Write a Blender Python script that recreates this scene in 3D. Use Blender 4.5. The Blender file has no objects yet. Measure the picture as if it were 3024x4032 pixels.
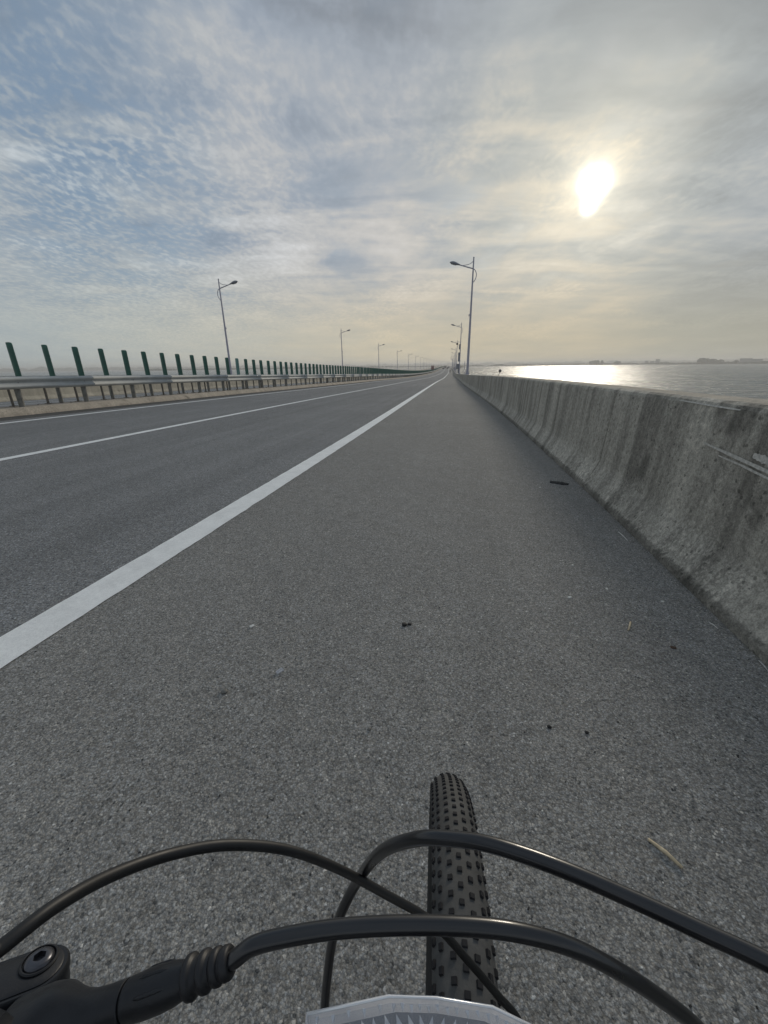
import bpy, bmesh, math, random
from mathutils import Vector, Matrix, noise as mnoise
random.seed(7)
scene = bpy.context.scene
col = scene.collection

# ------------------------------------------------------------------ camera
CAM_H = 1.07096
cam_d = bpy.data.cameras.new('camera')
cam = bpy.data.objects.new('camera', cam_d); col.objects.link(cam)
cam_d.sensor_fit = 'VERTICAL'; cam_d.sensor_height = 36.0; cam_d.sensor_width = 27.0
cam_d.lens = 1565.289 / 4032 * 36.0
cam_d.clip_start = 0.01; cam_d.clip_end = 30000
PITCH, ROLL = 0.35202, -0.01267
cp, sp, cr, sr = math.cos(PITCH), math.sin(PITCH), math.cos(ROLL), math.sin(ROLL)
fwd = Vector((0, cp, -sp)); r0 = Vector((1, 0, 0)); u0 = Vector((0, sp, cp))
right = r0 * cr + u0 * sr; up = u0 * cr - r0 * sr
m = Matrix((right, up, -fwd)).transposed().to_4x4(); m.translation = (0, 0, CAM_H)
cam.matrix_world = m
scene.camera = cam

# ------------------------------------------------------------------ sky
SUN_AZ, SUN_EL = math.radians(23.8), math.radians(17.65)
sdir = Vector((math.sin(SUN_AZ) * math.cos(SUN_EL), math.cos(SUN_AZ) * math.cos(SUN_EL), math.sin(SUN_EL)))

class NT:
    """small helper for node trees"""
    def __init__(s, tree):
        s.t = tree; s.n = tree.nodes; s.l = tree.links
    def node(s, typ, **kw):
        n = s.n.new(typ)
        for k, v in kw.items(): setattr(n, k, v)
        return n
    def put(s, sock, v):
        if hasattr(v, 'is_output') or isinstance(v, bpy.types.NodeSocket): s.l.new(v, sock)
        elif v is not None: sock.default_value = v
    def math(s, op, a, b=None, c=None, clamp=False):
        n = s.node('ShaderNodeMath', operation=op); n.use_clamp = clamp
        s.put(n.inputs[0], a)
        if b is not None: s.put(n.inputs[1], b)
        if c is not None: s.put(n.inputs[2], c)
        return n.outputs[0]
    def vmath(s, op, a, b=None):
        n = s.node('ShaderNodeVectorMath', operation=op)
        s.put(n.inputs[0], a)
        if b is not None: s.put(n.inputs['Scale'] if op == 'SCALE' else n.inputs[1], b)
        return n.outputs['Value'] if op in ('DOT_PRODUCT', 'LENGTH') else n.outputs[0]
    def rng(s, v, a, b, c=0.0, d=1.0, smooth=True):
        n = s.node('ShaderNodeMapRange'); n.interpolation_type = 'SMOOTHSTEP' if smooth else 'LINEAR'; n.clamp = True
        s.put(n.inputs[0], v)
        for i, q in enumerate((a, b, c, d)): s.put(n.inputs[i + 1], q)
        return n.outputs[0]
    def mix(s, f, a, b, mode='MIX'):
        n = s.node('ShaderNodeMix', data_type='RGBA', blend_type=mode)
        s.put(n.inputs['Factor'], f)
        for nm, v in (('A', a), ('B', b)):
            k = [i for i in n.inputs if i.name == nm and i.type == 'RGBA'][0]
            s.put(k, (*v, 1) if isinstance(v, tuple) and len(v) == 3 else v)
        return [o for o in n.outputs if o.type == 'RGBA'][0]
    def noise(s, vec, scale, detail=4, rough=0.55, dist=0.0):
        n = s.node('ShaderNodeTexNoise'); s.put(n.inputs['Vector'], vec)
        n.inputs['Scale'].default_value = scale; n.inputs['Detail'].default_value = detail
        n.inputs['Roughness'].default_value = rough; n.inputs['Distortion'].default_value = dist
        return n.outputs[0]
    def mapping(s, vec, loc=(0, 0, 0), rot=(0, 0, 0), scale=(1, 1, 1)):
        n = s.node('ShaderNodeMapping'); s.put(n.inputs['Vector'], vec)
        n.inputs['Location'].default_value = loc; n.inputs['Rotation'].default_value = rot; n.inputs['Scale'].default_value = scale
        return n.outputs[0]

world = bpy.data.worlds.new('World'); scene.world = world; world.use_nodes = True
w = NT(world.node_tree); w.n.clear()
tc = w.node('ShaderNodeTexCoord')
D = w.vmath('NORMALIZE', tc.outputs['Generated'])
sky = w.node('ShaderNodeTexSky', sky_type='NISHITA'); sky.sun_disc = False
sky.sun_elevation = SUN_EL; sky.sun_rotation = SUN_AZ
sky.air_density = 1.0; sky.dust_density = 1.5; sky.ozone_density = 2.0; sky.altitude = 0
sep = w.node('ShaderNodeSeparateXYZ'); w.put(sep.inputs[0], D)
zc = w.math('MAXIMUM', sep.outputs[2], 0.0)
den = w.math('ADD', zc, 0.10)
cmb = w.node('ShaderNodeCombineXYZ')
w.put(cmb.inputs[0], w.math('DIVIDE', sep.outputs[0], den)); w.put(cmb.inputs[1], w.math('DIVIDE', sep.outputs[1], den))
cmb.inputs[2].default_value = 0
Pc = cmb.outputs[0]
cosS = w.vmath('DOT_PRODUCT', D, tuple(sdir))
ang = w.math('MULTIPLY', w.math('ARCCOSINE', w.math('MINIMUM', cosS, 1.0)), 57.2958)   # degrees from the sun
# cloud layers on a plane high above
wv = w.noise(w.mapping(Pc, scale=(0.9, 0.9, 1)), 1.2, 3, 0.5)
wn = w.node('ShaderNodeTexNoise'); w.put(wn.inputs['Vector'], Pc); wn.inputs['Scale'].default_value = 1.1; wn.inputs['Detail'].default_value = 3
Pw = w.vmath('ADD', Pc, w.vmath('SCALE', w.vmath('SUBTRACT', wn.outputs['Color'], (0.5, 0.5, 0.5)), 0.30))
veil = w.noise(w.mapping(Pw, loc=(0.35, 0.0, 0), rot=(0, 0, 0.7), scale=(1.0, 0.6, 1)), 1.7, 9, 0.60)
streak = w.noise(w.mapping(Pw, loc=(3.1, 1.3, 0), rot=(0, 0, -0.35), scale=(0.55, 1.7, 1)), 2.1, 6, 0.55, 0.4)
# mackerel ripples
rip = w.noise(w.mapping(Pw, loc=(0.7, 2.0, 0), rot=(0, 0, -0.5), scale=(1.0, 0.6, 1)), 30.0, 3, 0.55, 0.1)
ripmask = w.rng(w.noise(w.mapping(Pc, loc=(5.3, 0.4, 0)), 1.05, 2, 0.5), 0.43, 0.62)
# blue gap region high on the left
def dirv(az, el):
    az, el = math.radians(az), math.radians(el)
    return (math.sin(az) * math.cos(el), math.cos(az) * math.cos(el), math.sin(el))
def near_dir(az, el, inner, outer):
    c = w.vmath('DOT_PRODUCT', D, dirv(az, el))
    return w.rng(c, math.cos(math.radians(outer)), math.cos(math.radians(inner)))
gapn = w.noise(w.mapping(Pw, loc=(1.0, 0.2, 0)), 2.2, 4, 0.55)
gap = w.math('MULTIPLY', w.math('MAXIMUM', near_dir(-31, 19, 2, 15), w.math('MULTIPLY', near_dir(-44, 30, 3, 20), 0.75)), w.rng(gapn, 0.30, 0.55))
gap = w.math('MAXIMUM', gap, w.math('MULTIPLY', w.math('MULTIPLY', w.rng(veil, 0.50, 0.30), 0.40), w.rng(sep.outputs[2], 0.08, 0.25)))
ripv = w.rng(rip, 0.38, 0.68)
ripl = w.math('MULTIPLY', ripv, w.math('MAXIMUM', w.math('MULTIPLY', near_dir(-28, 19, 9, 26), 0.72), w.math('MULTIPLY', ripmask, 0.42)))
cover = w.math('SUBTRACT', 1.0, w.math('MULTIPLY', gap, w.math('SUBTRACT', 1.0, ripl)))
# cloud light falls off with the angle from the sun
def ramp(v, pts):
    n = w.node('ShaderNodeValToRGB'); e = n.color_ramp.elements
    e[0].position = pts[0][0]; e[0].color = (*pts[0][1], 1)
    e[1].position = pts[-1][0]; e[1].color = (*pts[-1][1], 1)
    for p, c in pts[1:-1]:
        q = e.new(p); q.color = (*c, 1)
    w.put(n.inputs[0], v); return n.outputs[0]
angn = w.math('ADD', w.math('DIVIDE', ang, 100.0), w.math('MULTIPLY', w.math('SUBTRACT', wv, 0.5), 0.10))
cloud = ramp(angn, [(0.0, (0.52, 0.47, 0.37)), (0.10, (0.43, 0.41, 0.36)), (0.22, (0.405, 0.395, 0.38)), (0.36, (0.35, 0.36, 0.37)), (0.52, (0.285, 0.315, 0.335)), (0.8, (0.34, 0.35, 0.355))])
hz = ramp(angn, [(0.0, (0.50, 0.42, 0.29)), (0.16, (0.44, 0.38, 0.27)), (0.27, (0.49, 0.425, 0.305)), (0.42, (0.42, 0.40, 0.33)), (0.62, (0.33, 0.355, 0.34)), (0.85, (0.29, 0.32, 0.325))])
lowmask = w.rng(sep.outputs[2], 0.24, 0.02)
cloud = w.mix(lowmask, cloud, hz)
bright = w.math('ADD', 1.0, w.math('MULTIPLY', w.math('SUBTRACT', veil, 0.5), w.rng(sep.outputs[2], 0.03, 0.25, 0.2, 1.35)))
sk = w.math('MULTIPLY', w.math('SUBTRACT', streak, 0.48), w.rng(sep.outputs[2], 0.05, 0.24, 0.06, 0.85))
bright = w.math('ADD', bright, sk)
bright = w.math('ADD', bright, w.math('MULTIPLY', w.math('SUBTRACT', ripl, 0.2), 0.22))
bank = w.math('MULTIPLY', w.rng(w.vmath('DOT_PRODUCT', D, dirv(68, 8)), 0.70, 0.95), 0.30)
bank2 = w.math('MULTIPLY', near_dir(41, 19, 3, 13), 0.30)
bright = w.math('MULTIPLY', bright, w.math('SUBTRACT', 1.0, w.math('MAXIMUM', bank, bank2)))
bright = w.math('MULTIPLY', bright, w.rng(sep.outputs[2], 0.24, 0.56, 1.0, 0.72))
cool = w.mix(w.rng(bright, 0.75, 1.1), (0.86, 0.97, 1.12), (1.0, 1.0, 1.0))
cl = w.mix(1.0, cloud, cool, 'MULTIPLY')
brc = w.node('ShaderNodeCombineXYZ')
for i in range(3): w.put(brc.inputs[i], bright)
cl = w.vmath('MULTIPLY', cl, brc.outputs[0])
gapc = w.vmath('ADD', w.vmath('MULTIPLY', sky.outputs[0], (0.022, 0.022, 0.020)), (0.12, 0.165, 0.225))
cc = w.mix(cover, gapc, cl)
# the veiled sun
jit = w.math('ADD', 1.0, w.math('MULTIPLY', w.math('SUBTRACT', w.noise(w.mapping(D), 22.0, 2, 0.5), 0.5), 0.7))
a1 = w.math('MULTIPLY', ang, jit)
ang2 = w.math('MULTIPLY', w.math('ARCCOSINE', w.math('MINIMUM', w.vmath('DOT_PRODUCT', D, dirv(23.55, 15.75)), 1.0)), 57.2958)
a2 = w.math('MULTIPLY', ang2, jit)
def gauss(a, s, amp): return w.math('MULTIPLY', w.math('EXPONENT', w.math('MULTIPLY', w.math('POWER', w.math('DIVIDE', a, s), 2.0), -1.0)), amp)
def expo(a, s, amp): return w.math('MULTIPLY', w.math('EXPONENT', w.math('DIVIDE', a, -s)), amp)
core = w.math('ADD', gauss(a1, 0.90, 6.0), gauss(a2, 0.60, 2.2))
halo = w.math('ADD', expo(a1, 2.3, 0.42), expo(ang, 8.0, 0.16))
cc = w.vmath('ADD', cc, w.vmath('SCALE', (1.0, 0.93, 0.74), core))
cc = w.vmath('ADD', cc, w.vmath('SCALE', (1.0, 0.90, 0.70), halo))
out10 = w.vmath('SCALE', cc, 10.0)
bg = w.node('ShaderNodeBackground'); w.put(bg.inputs[0], out10); bg.inputs[1].default_value = 0.090
wo = w.node('ShaderNodeOutputWorld'); w.put(wo.inputs[0], bg.outputs[0])
world.cycles.sampling_method = 'MANUAL'; world.cycles.sample_map_resolution = 1024

sun_d = bpy.data.lights.new('sun', 'SUN'); sun_d.energy = 0.8; sun_d.angle = math.radians(10); sun_d.color = (1.0, 0.90, 0.75)
sun = bpy.data.objects.new('sun', sun_d); col.objects.link(sun)
sun.rotation_euler = sdir.to_track_quat('Z', 'Y').to_euler(); sun.location = (60, 120, 50)

scene.view_settings.view_transform = 'Standard'; scene.view_settings.look = 'None'
scene.view_settings.exposure = 0.55; scene.view_settings.gamma = 1.0
scene.view_settings.use_curve_mapping = False
scene.cycles.use_denoising = True
scene.cycles.max_bounces = 6; scene.cycles.volume_bounces = 1; scene.cycles.sample_clamp_indirect = 4.0

# ------------------------------------------------------------------ helpers
def tag(o, label=None, cat=None, group=None, kind=None):
    if label: o['label'] = label
    if cat: o['category'] = cat
    if group: o['group'] = group
    if kind: o['kind'] = kind
    return o
def link(o, parent=None):
    col.objects.link(o)
    if parent is not None: o.parent = parent
    return o
def empty(name, loc=(0, 0, 0), rz=0.0, label=None, cat=None, group=None):
    o = bpy.data.objects.new(name, None); o.empty_display_size = 0.2
    o.location = loc; o.rotation_euler = (0, 0, rz); link(o)
    return tag(o, label, cat, group)
def mesh_obj(name, verts, faces, mat, parent=None, smooth=False, uvs=None):
    me = bpy.data.meshes.new(name); me.from_pydata([tuple(v) for v in verts], [], faces); me.materials.append(mat)
    if uvs:
        ul = me.uv_layers.new(name='UVMap')
        for lp in me.loops: ul.data[lp.index].uv = uvs[lp.vertex_index]
    if smooth:
        me.polygons.foreach_set('use_smooth', [True] * len(me.polygons))
    me.update()
    return link(bpy.data.objects.new(name, me), parent)
def inst(name, me, loc=(0, 0, 0), rot=(0, 0, 0), parent=None, scale=(1, 1, 1)):
    o = bpy.data.objects.new(name, me); o.location = loc; o.rotation_euler = rot; o.scale = scale
    return link(o, parent)
class MB:
    """collects simple shapes into one mesh"""
    def __init__(s): s.v = []; s.f = []
    def add(s, vs, fs):
        k = len(s.v); s.v += [Vector(q) for q in vs]; s.f += [tuple(i + k for i in f) for f in fs]; return s
    def box(s, c, d, rot=None, bev=0.0):
        hx, hy, hz_ = d[0] / 2, d[1] / 2, d[2] / 2; c = Vector(c)
        if bev <= 0:
            vs = [Vector((x * hx, y * hy, z * hz_)) for x in (-1, 1) for y in (-1, 1) for z in (-1, 1)]
            fs = [(0, 1, 3, 2), (4, 6, 7, 5), (0, 4, 5, 1), (2, 3, 7, 6), (0, 2, 6, 4), (1, 5, 7, 3)]
        else:
            bm = bmesh.new(); bmesh.ops.create_cube(bm, size=1)
            for q in bm.verts: q.co = Vector((q.co.x * d[0], q.co.y * d[1], q.co.z * d[2]))
            bmesh.ops.bevel(bm, geom=bm.edges[:], offset=bev, segments=2, affect='EDGES', profile=0.6)
            bm.verts.index_update(); vs = [q.co.copy() for q in bm.verts]; fs = [tuple(q.index for q in f.verts) for f in bm.faces]; bm.free()
        if rot is not None: vs = [rot @ q for q in vs]
        return s.add([q + c for q in vs], fs)
    def tube(s, pts, r, n=10, cap=True, closed=False):
        pts = [Vector(p) for p in pts]; R = r if isinstance(r, (list, tuple)) else [r] * len(pts)
        rings = []; prev = None
        for i, p in enumerate(pts):
            if closed: t = (pts[(i + 1) % len(pts)] - pts[i - 1]).normalized()
            else: t = (pts[min(i + 1, len(pts) - 1)] - pts[max(i - 1, 0)]).normalized()
            if prev is None:
                a = Vector((0, 0, 1)) if abs(t.z) < 0.9 else Vector((1, 0, 0))
                nrm = t.cross(a).normalized()
            else: nrm = (prev - t * prev.dot(t)).normalized()
            prev = nrm; b = t.cross(nrm)
            rings.append([p + (nrm * math.cos(2 * math.pi * j / n) + b * math.sin(2 * math.pi * j / n)) * R[i] for j in range(n)])
        vs = [q for rg in rings for q in rg]; fs = []
        L = len(rings)
        for i in range(L if closed else L - 1):
            for j in range(n):
                a_, b_ = i * n + j, i * n + (j + 1) % n; c_, d_ = ((i + 1) % L) * n + (j + 1) % n, ((i + 1) % L) * n + j
                fs.append((a_, b_, c_, d_))
        if cap and not closed: fs.append(tuple(range(n))[::-1]); fs.append(tuple((L - 1) * n + j for j in range(n)))
        return s.add(vs, fs)
    def lathe(s, prof, origin, axis, n=28, cap=True):
        """prof: list of (distance along axis, radius)"""
        axis = Vector(axis).normalized(); o = Vector(origin)
        a = Vector((0, 0, 1)) if abs(axis.z) < 0.9 else Vector((0, 1, 0))
        x = axis.cross(a).normalized(); y = axis.cross(x)
        vs = []; fs = []
        for d, r in prof:
            for j in range(n): vs.append(o + axis * d + (x * math.cos(2 * math.pi * j / n) + y * math.sin(2 * math.pi * j / n)) * r)
        for i in range(len(prof) - 1):
            for j in range(n): fs.append((i * n + j, i * n + (j + 1) % n, (i + 1) * n + (j + 1) % n, (i + 1) * n + j))
        if cap: fs.append(tuple(range(n))[::-1]); fs.append(tuple((len(prof) - 1) * n + j for j in range(n)))
        return s.add(vs, fs)
    def build(s, name, mat, parent=None, smooth=False, sharp=None):
        me = bpy.data.meshes.new(name); me.from_pydata([tuple(q) for q in s.v], [], s.f); me.materials.append(mat)
        bm = bmesh.new(); bm.from_mesh(me); bmesh.ops.recalc_face_normals(bm, faces=bm.faces[:])
        if sharp is not None:
            for e in bm.edges:
                if len(e.link_faces) == 2 and e.calc_face_angle(0) > math.radians(sharp): e.smooth = False
        bm.to_mesh(me); bm.free()
        if smooth: me.polygons.foreach_set('use_smooth', [True] * len(me.polygons))
        me.update()
        return link(bpy.data.objects.new(name, me), parent)
def smoothpath(pts, k=8):
    pts = [Vector(p) for p in pts]; out = []
    for i in range(len(pts) - 1):
        p0 = pts[max(i - 1, 0)]; p1 = pts[i]; p2 = pts[i + 1]; p3 = pts[min(i + 2, len(pts) - 1)]
        for j in range(k):
            t = j / k
            out.append(0.5 * ((2 * p1) + (p2 - p0) * t + (2 * p0 - 5 * p1 + 4 * p2 - p3) * t * t + (3 * p1 - p0 - 3 * p2 + p3) * t ** 3))
    out.append(pts[-1]); return out

# ------------------------------------------------------------------ materials
def new_mat(name):
    mt = bpy.data.materials.new(name); mt.use_nodes = True; n = NT(mt.node_tree)
    b = [q for q in n.n if q.type == 'BSDF_PRINCIPLED'][0]
    return mt, n, b
def bump(n, b, h, dist, strength=1.0):
    k = n.node('ShaderNodeBump'); k.inputs['Strength'].default_value = strength; k.inputs['Distance'].default_value = dist
    n.put(k.inputs['Height'], h); n.l.new(k.outputs[0], b.inputs['Normal'])
def simple(name, c, rough=0.5, metal=0.0, var=0.12, scale=8.0, spec=0.5, coat=0.0, bmp=0.0):
    mt, n, b = new_mat(name); tc = n.node('ShaderNodeTexCoord')
    f = n.noise(tc.outputs['Object'], scale, 4, 0.6)
    k = n.rng(f, 0.3, 0.7, 1 - var, 1 + var, False)
    v = n.vmath('SCALE', tuple(c), k); n.put(b.inputs['Base Color'], v)
    n.put(b.inputs['Roughness'], n.rng(f, 0.3, 0.7, rough * 0.88, min(1, rough * 1.12), False)); b.inputs['Metallic'].default_value = metal
    b.inputs['Specular IOR Level'].default_value = spec
    b.inputs['Coat Weight'].default_value = coat
    if bmp: bump(n, b, n.noise(tc.outputs['Object'], scale * 6, 3, 0.6), bmp)
    return mt

def asphalt(name, tint, bright, grain, streaks=0.10):
    mt, n, b = new_mat(name); tc = n.node('ShaderNodeTexCoord'); P_ = tc.outputs['Object']; uv = tc.outputs['UV']
    nd = n.node('ShaderNodeTexNoise'); n.put(nd.inputs['Vector'], P_); nd.inputs['Scale'].default_value = grain * 1.3; nd.inputs['Detail'].default_value = 3
    Pd = n.vmath('ADD', P_, n.vmath('SCALE', n.vmath('SUBTRACT', nd.outputs['Color'], (0.5, 0.5, 0.5)), 1.1 / grain))
    vo = n.node('ShaderNodeTexVoronoi'); n.put(vo.inputs['Vector'], Pd); vo.inputs['Scale'].default_value = grain
    sp_ = n.node('ShaderNodeSeparateColor'); n.put(sp_.inputs[0], vo.outputs['Color'])
    vo2 = n.node('ShaderNodeTexVoronoi'); n.put(vo2.inputs['Vector'], P_); vo2.inputs['Scale'].default_value = grain * 2.3
    s2 = n.node('ShaderNodeSeparateColor'); n.put(s2.inputs[0], vo2.outputs['Color'])
    stone = n.rng(sp_.outputs[0], 0.0, 1.0, 0.68, 1.32, False)
    stone = n.math('MULTIPLY', stone, n.rng(n.math('ADD', vo.outputs['Distance'], n.math('MULTIPLY', n.math('SUBTRACT', n.noise(P_, grain * 2.2, 2, 0.6), 0.5), 0.5)), 0.2, 0.8, 1.10, 0.72))     # binder between the stones
    small = n.rng(s2.outputs[0], 0, 1, 0.75, 1.25, False)
    g = n.math('MULTIPLY', stone, small)
    chip = n.rng(sp_.outputs[1], 0.985, 0.992, 0.0, 1.0)
    g = n.math('ADD', g, n.math('MULTIPLY', chip, 0.9))
    pit = n.rng(sp_.outputs[2], 0.93, 0.97, 1.0, 0.5)
    g = n.math('MULTIPLY', g, pit)
    mid = n.math('MULTIPLY', n.rng(n.noise(P_, 14.0, 5, 0.65), 0.35, 0.65, 0.92, 1.08, False), n.rng(n.noise(P_, 75.0, 3, 0.75), 0.32, 0.68, 0.76, 1.26, False))
    big = n.rng(n.noise(P_, 0.55, 4, 0.55), 0.3, 0.7, 0.94, 1.06, False)
    st = n.rng(n.noise(n.mapping(uv, scale=(0.06, 2.2, 1)), 1.0, 4, 0.6), 0.3, 0.7, 1 - streaks, 1 + streaks, False)
    g = n.math('MULTIPLY', n.math('MULTIPLY', g, mid), n.math('MULTIPLY', big, st))
    warm = n.mix(sp_.outputs[2], (1.03, 1.0, 0.95), (0.96, 1.0, 1.05))
    c = n.vmath('SCALE', n.vmath('MULTIPLY', warm, tuple(q * bright for q in tint)), g)
    n.put(b.inputs['Base Color'], c)
    n.put(b.inputs['Roughness'], n.rng(sp_.outputs[0], 0, 1, 0.8, 1.0, False)); b.inputs['Specular IOR Level'].default_value = 0.12
    h = n.math('SUBTRACT', n.math('MULTIPLY', sp_.outputs[0], 0.4), vo.outputs['Distance'])
    bump(n, b, n.math('ADD', h, n.math('MULTIPLY', n.noise(P_, grain * 1.6, 2, 0.6), 0.8)), 0.0016, 0.8)
    return mt

def concrete(name, base, streak=0.35, speck=0.3, tan_v=None, dirt_v=None):
    """uv: x along the road, y up the profile, both in metres"""
    mt, n, b = new_mat(name); tc = n.node('ShaderNodeTexCoord'); P_ = tc.outputs['Object']; uv = tc.outputs['UV']
    su = n.node('ShaderNodeSeparateXYZ'); n.put(su.inputs[0], uv)
    s1 = n.noise(n.mapping(uv, scale=(3.2, 0.22, 1)), 1.0, 5, 0.65, 0.6)
    s2 = n.noise(n.mapping(uv, loc=(9, 2, 0), scale=(14, 0.7, 1)), 1.0, 4, 0.6, 0.5)
    k = n.math('ADD', n.rng(s1, 0.36, 0.62, 1 - streak * 1.1, 1 + streak * 0.35), n.rng(s2, 0.35, 0.65, -streak * 0.40, streak * 0.30, False))
    blot = n.rng(n.noise(P_, 1.6, 5, 0.6), 0.3, 0.72, 0.82, 1.15, False)
    f1 = n.noise(P_, 28.0, 5, 0.7); f2 = n.noise(P_, 120.0, 3, 0.7)
    fine = n.math('MULTIPLY', n.rng(f1, 0.3, 0.7, 1 - speck, 1 + speck, False), n.rng(f2, 0.3, 0.7, 1 - speck, 1 + speck, False))
    # pale pitted aggregate, strongest near the foot
    pv = n.node('ShaderNodeTexVoronoi'); n.put(pv.inputs['Vector'], P_); pv.inputs['Scale'].default_value = 70.0
    pc = n.node('ShaderNodeSeparateColor'); n.put(pc.inputs[0], pv.outputs['Color'])
    foot = n.rng(su.outputs[1], 0.42, 0.12, 0.12, 1.0)
    patch = n.rng(n.noise(P_, 3.3, 4, 0.6), 0.42, 0.60)
    ag = n.math('MULTIPLY', n.math('MULTIPLY', n.rng(pc.outputs[0], 0.62, 0.8), foot), n.math('MULTIPLY', patch, 0.38))
    kk = n.math('ADD', n.math('MULTIPLY', n.math('MULTIPLY', k, blot), fine), ag)
    pits = n.rng(pc.outputs[1], 0.965, 0.985, 1.0, 0.55)
    kk = n.math('MULTIPLY', kk, pits)
    # soft dark stains
    stn = n.rng(n.noise(n.mapping(P_, loc=(4, 1, 2)), 2.3, 3, 0.5), 0.60, 0.74, 1.0, 0.58)
    kk = n.math('MULTIPLY', kk, stn)
    if dirt_v: kk = n.math('MULTIPLY', kk, n.rng(n.math('ADD', su.outputs[1], n.math('MULTIPLY', n.math('SUBTRACT', f1, 0.5), 0.05)), dirt_v * 0.8, dirt_v * 1.3, 0.52, 1.0))
    c = n.vmath('SCALE', base, kk)
    if tan_v:
        e = n.math('ADD', su.outputs[1], n.math('MULTIPLY', n.math('SUBTRACT', n.noise(P_, 9.0, 5, 0.7), 0.5), 0.10))
        c = n.mix(n.rng(e, tan_v - 0.02, tan_v + 0.02), c, n.vmath('SCALE', (0.42, 0.37, 0.30), n.math('MULTIPLY', fine, blot)))
    n.put(b.inputs['Base Color'], c); b.inputs['Roughness'].default_value = 0.9; b.inputs['Specular IOR Level'].default_value = 0.25
    bump(n, b, n.math('ADD', n.math('MULTIPLY', f1, 1.0), n.math('ADD', n.math('MULTIPLY', pc.outputs[0], 0.3), n.math('MULTIPLY', f2, 0.35))), 0.006, 0.8)
    return mt

def paint():
    mt, n, b = new_mat('road_paint'); tc = n.node('ShaderNodeTexCoord'); P_ = tc.outputs['Object']
    f = n.noise(P_, 60, 5, 0.7); g = n.noise(P_, 6, 4, 0.6); v = n.noise(P_, 260, 3, 0.6)
    k = n.math('MULTIPLY', n.rng(g, 0.3, 0.7, 0.90, 1.06, False), n.math('MULTIPLY', n.rng(f, 0.3, 0.7, 0.90, 1.06, False), n.rng(v, 0.3, 0.7, 0.88, 1.1, False)))
    worn = n.rng(f, 0.70, 0.76, 0.0, 0.55)
    n.put(b.inputs['Base Color'], n.mix(worn, n.vmath('SCALE', (0.92, 0.92, 0.89), k), (0.2, 0.2, 0.2)))
    b.inputs['Roughness'].default_value = 0.7; bump(n, b, n.math('ADD', f, v), 0.002, 0.6)
    return mt

M = {}
M['shoulder'] = asphalt('shoulder_asphalt', (1.03, 0.995, 0.93), 0.285, 180, 0.05)
M['lane'] = asphalt('lane_asphalt', (1.0, 1.0, 0.99), 0.25, 140, 0.13)
M['paint'] = paint()
M['parapet'] = concrete('parapet_concrete', (0.415, 0.39, 0.335), 0.34, 0.36, tan_v=0.985, dirt_v=0.055)
M['kerb'] = concrete('kerb_concrete', (0.46, 0.395, 0.315), 0.10, 0.12)
M['far_wall'] = concrete('far_wall_concrete', (0.50, 0.45, 0.36), 0.10, 0.08)
M['gutter'] = asphalt('gutter_grit', (1.0, 0.97, 0.90), 0.115, 160, 0.2)
M['median_fill'] = concrete('median_fill', (0.33, 0.285, 0.235), 0.08, 0.3)
M['steel'] = simple('galvanised_steel', (0.43, 0.445, 0.44), 0.7, 0.05, 0.12, 3.0, bmp=0.001)
M['post'] = simple('weathered_steel_post', (0.20, 0.195, 0.175), 0.7, 0.15, 0.35, 12.0)
M['thin'] = simple('rusty_thin_post', (0.15, 0.135, 0.115), 0.75, 0.1, 0.35, 14.0)
M['green'] = simple('green_plastic', (0.038, 0.120, 0.092), 0.5, 0, 0.28, 5.0)
M['palegreen'] = simple('faded_green_plastic', (0.13, 0.26, 0.235), 0.5, 0, 0.12, 5.0)
M['pole'] = simple('pole_paint', (0.42, 0.41, 0.48), 0.5, 0.1, 0.08, 2.0)
M['lamphead'] = simple('lamp_head_grey', (0.24, 0.25, 0.28), 0.4, 0.1, 0.08, 4.0)
M['lens'] = simple('lamp_glass', (0.3, 0.31, 0.33), 0.15, 0.0, 0.05, 4.0)
M['dark'] = simple('dark_metal', (0.05, 0.05, 0.055), 0.5, 0.3, 0.2, 10.0)
M['hose'] = simple('hose_black', (0.006, 0.0065, 0.009), 0.30, 0, 0.25, 60.0, 0.6, 0.3)
M['hose_matte'] = simple('hose_matte_black', (0.007, 0.007, 0.0075), 0.5, 0, 0.25, 80.0, 0.5)
M['blackplastic'] = simple('satin_black_plastic', (0.010, 0.011, 0.014), 0.40, 0.1, 0.2, 220.0, 0.5, 0.0, 0.00006)
M['rubber'] = simple('boot_rubber', (0.010, 0.010, 0.012), 0.5, 0, 0.2, 150.0)
M['tyre'] = simple('tyre_rubber', (0.080, 0.079, 0.076), 0.8, 0, 0.3, 45.0, 0.3, 0, 0.0004)
M['sidewall'] = simple('tyre_sidewall', (0.022, 0.022, 0.021), 0.7, 0, 0.2, 60.0)
M['knob'] = simple('tyre_knob_rubber', (0.018, 0.018, 0.020), 0.85, 0, 0.35, 90.0, 0.3)
M['bolt'] = simple('black_steel_bolt', (0.10, 0.10, 0.11), 0.3, 0.8, 0.15, 300.0)
M['rim'] = simple('black_rim', (0.02, 0.02, 0.022), 0.35, 0.4, 0.1, 20.0)
M['wood'] = simple('dry_stick', (0.62, 0.51, 0.34), 0.8, 0, 0.25, 70.0)
M['white'] = simple('white_scrap', (0.72, 0.71, 0.66), 0.6, 0, 0.15, 90.0)
M['black_scrap'] = simple('black_rubber_scrap', (0.018, 0.018, 0.018), 0.7, 0, 0.4, 80.0, bmp=0.003)
M['scrape'] = simple('pale_scrape', (0.55, 0.53, 0.48), 0.9, 0, 0.3, 60.0)
M['leafbrown'] = simple('dry_leaf', (0.10, 0.06, 0.04), 0.8, 0, 0.4, 20.0)

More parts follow.
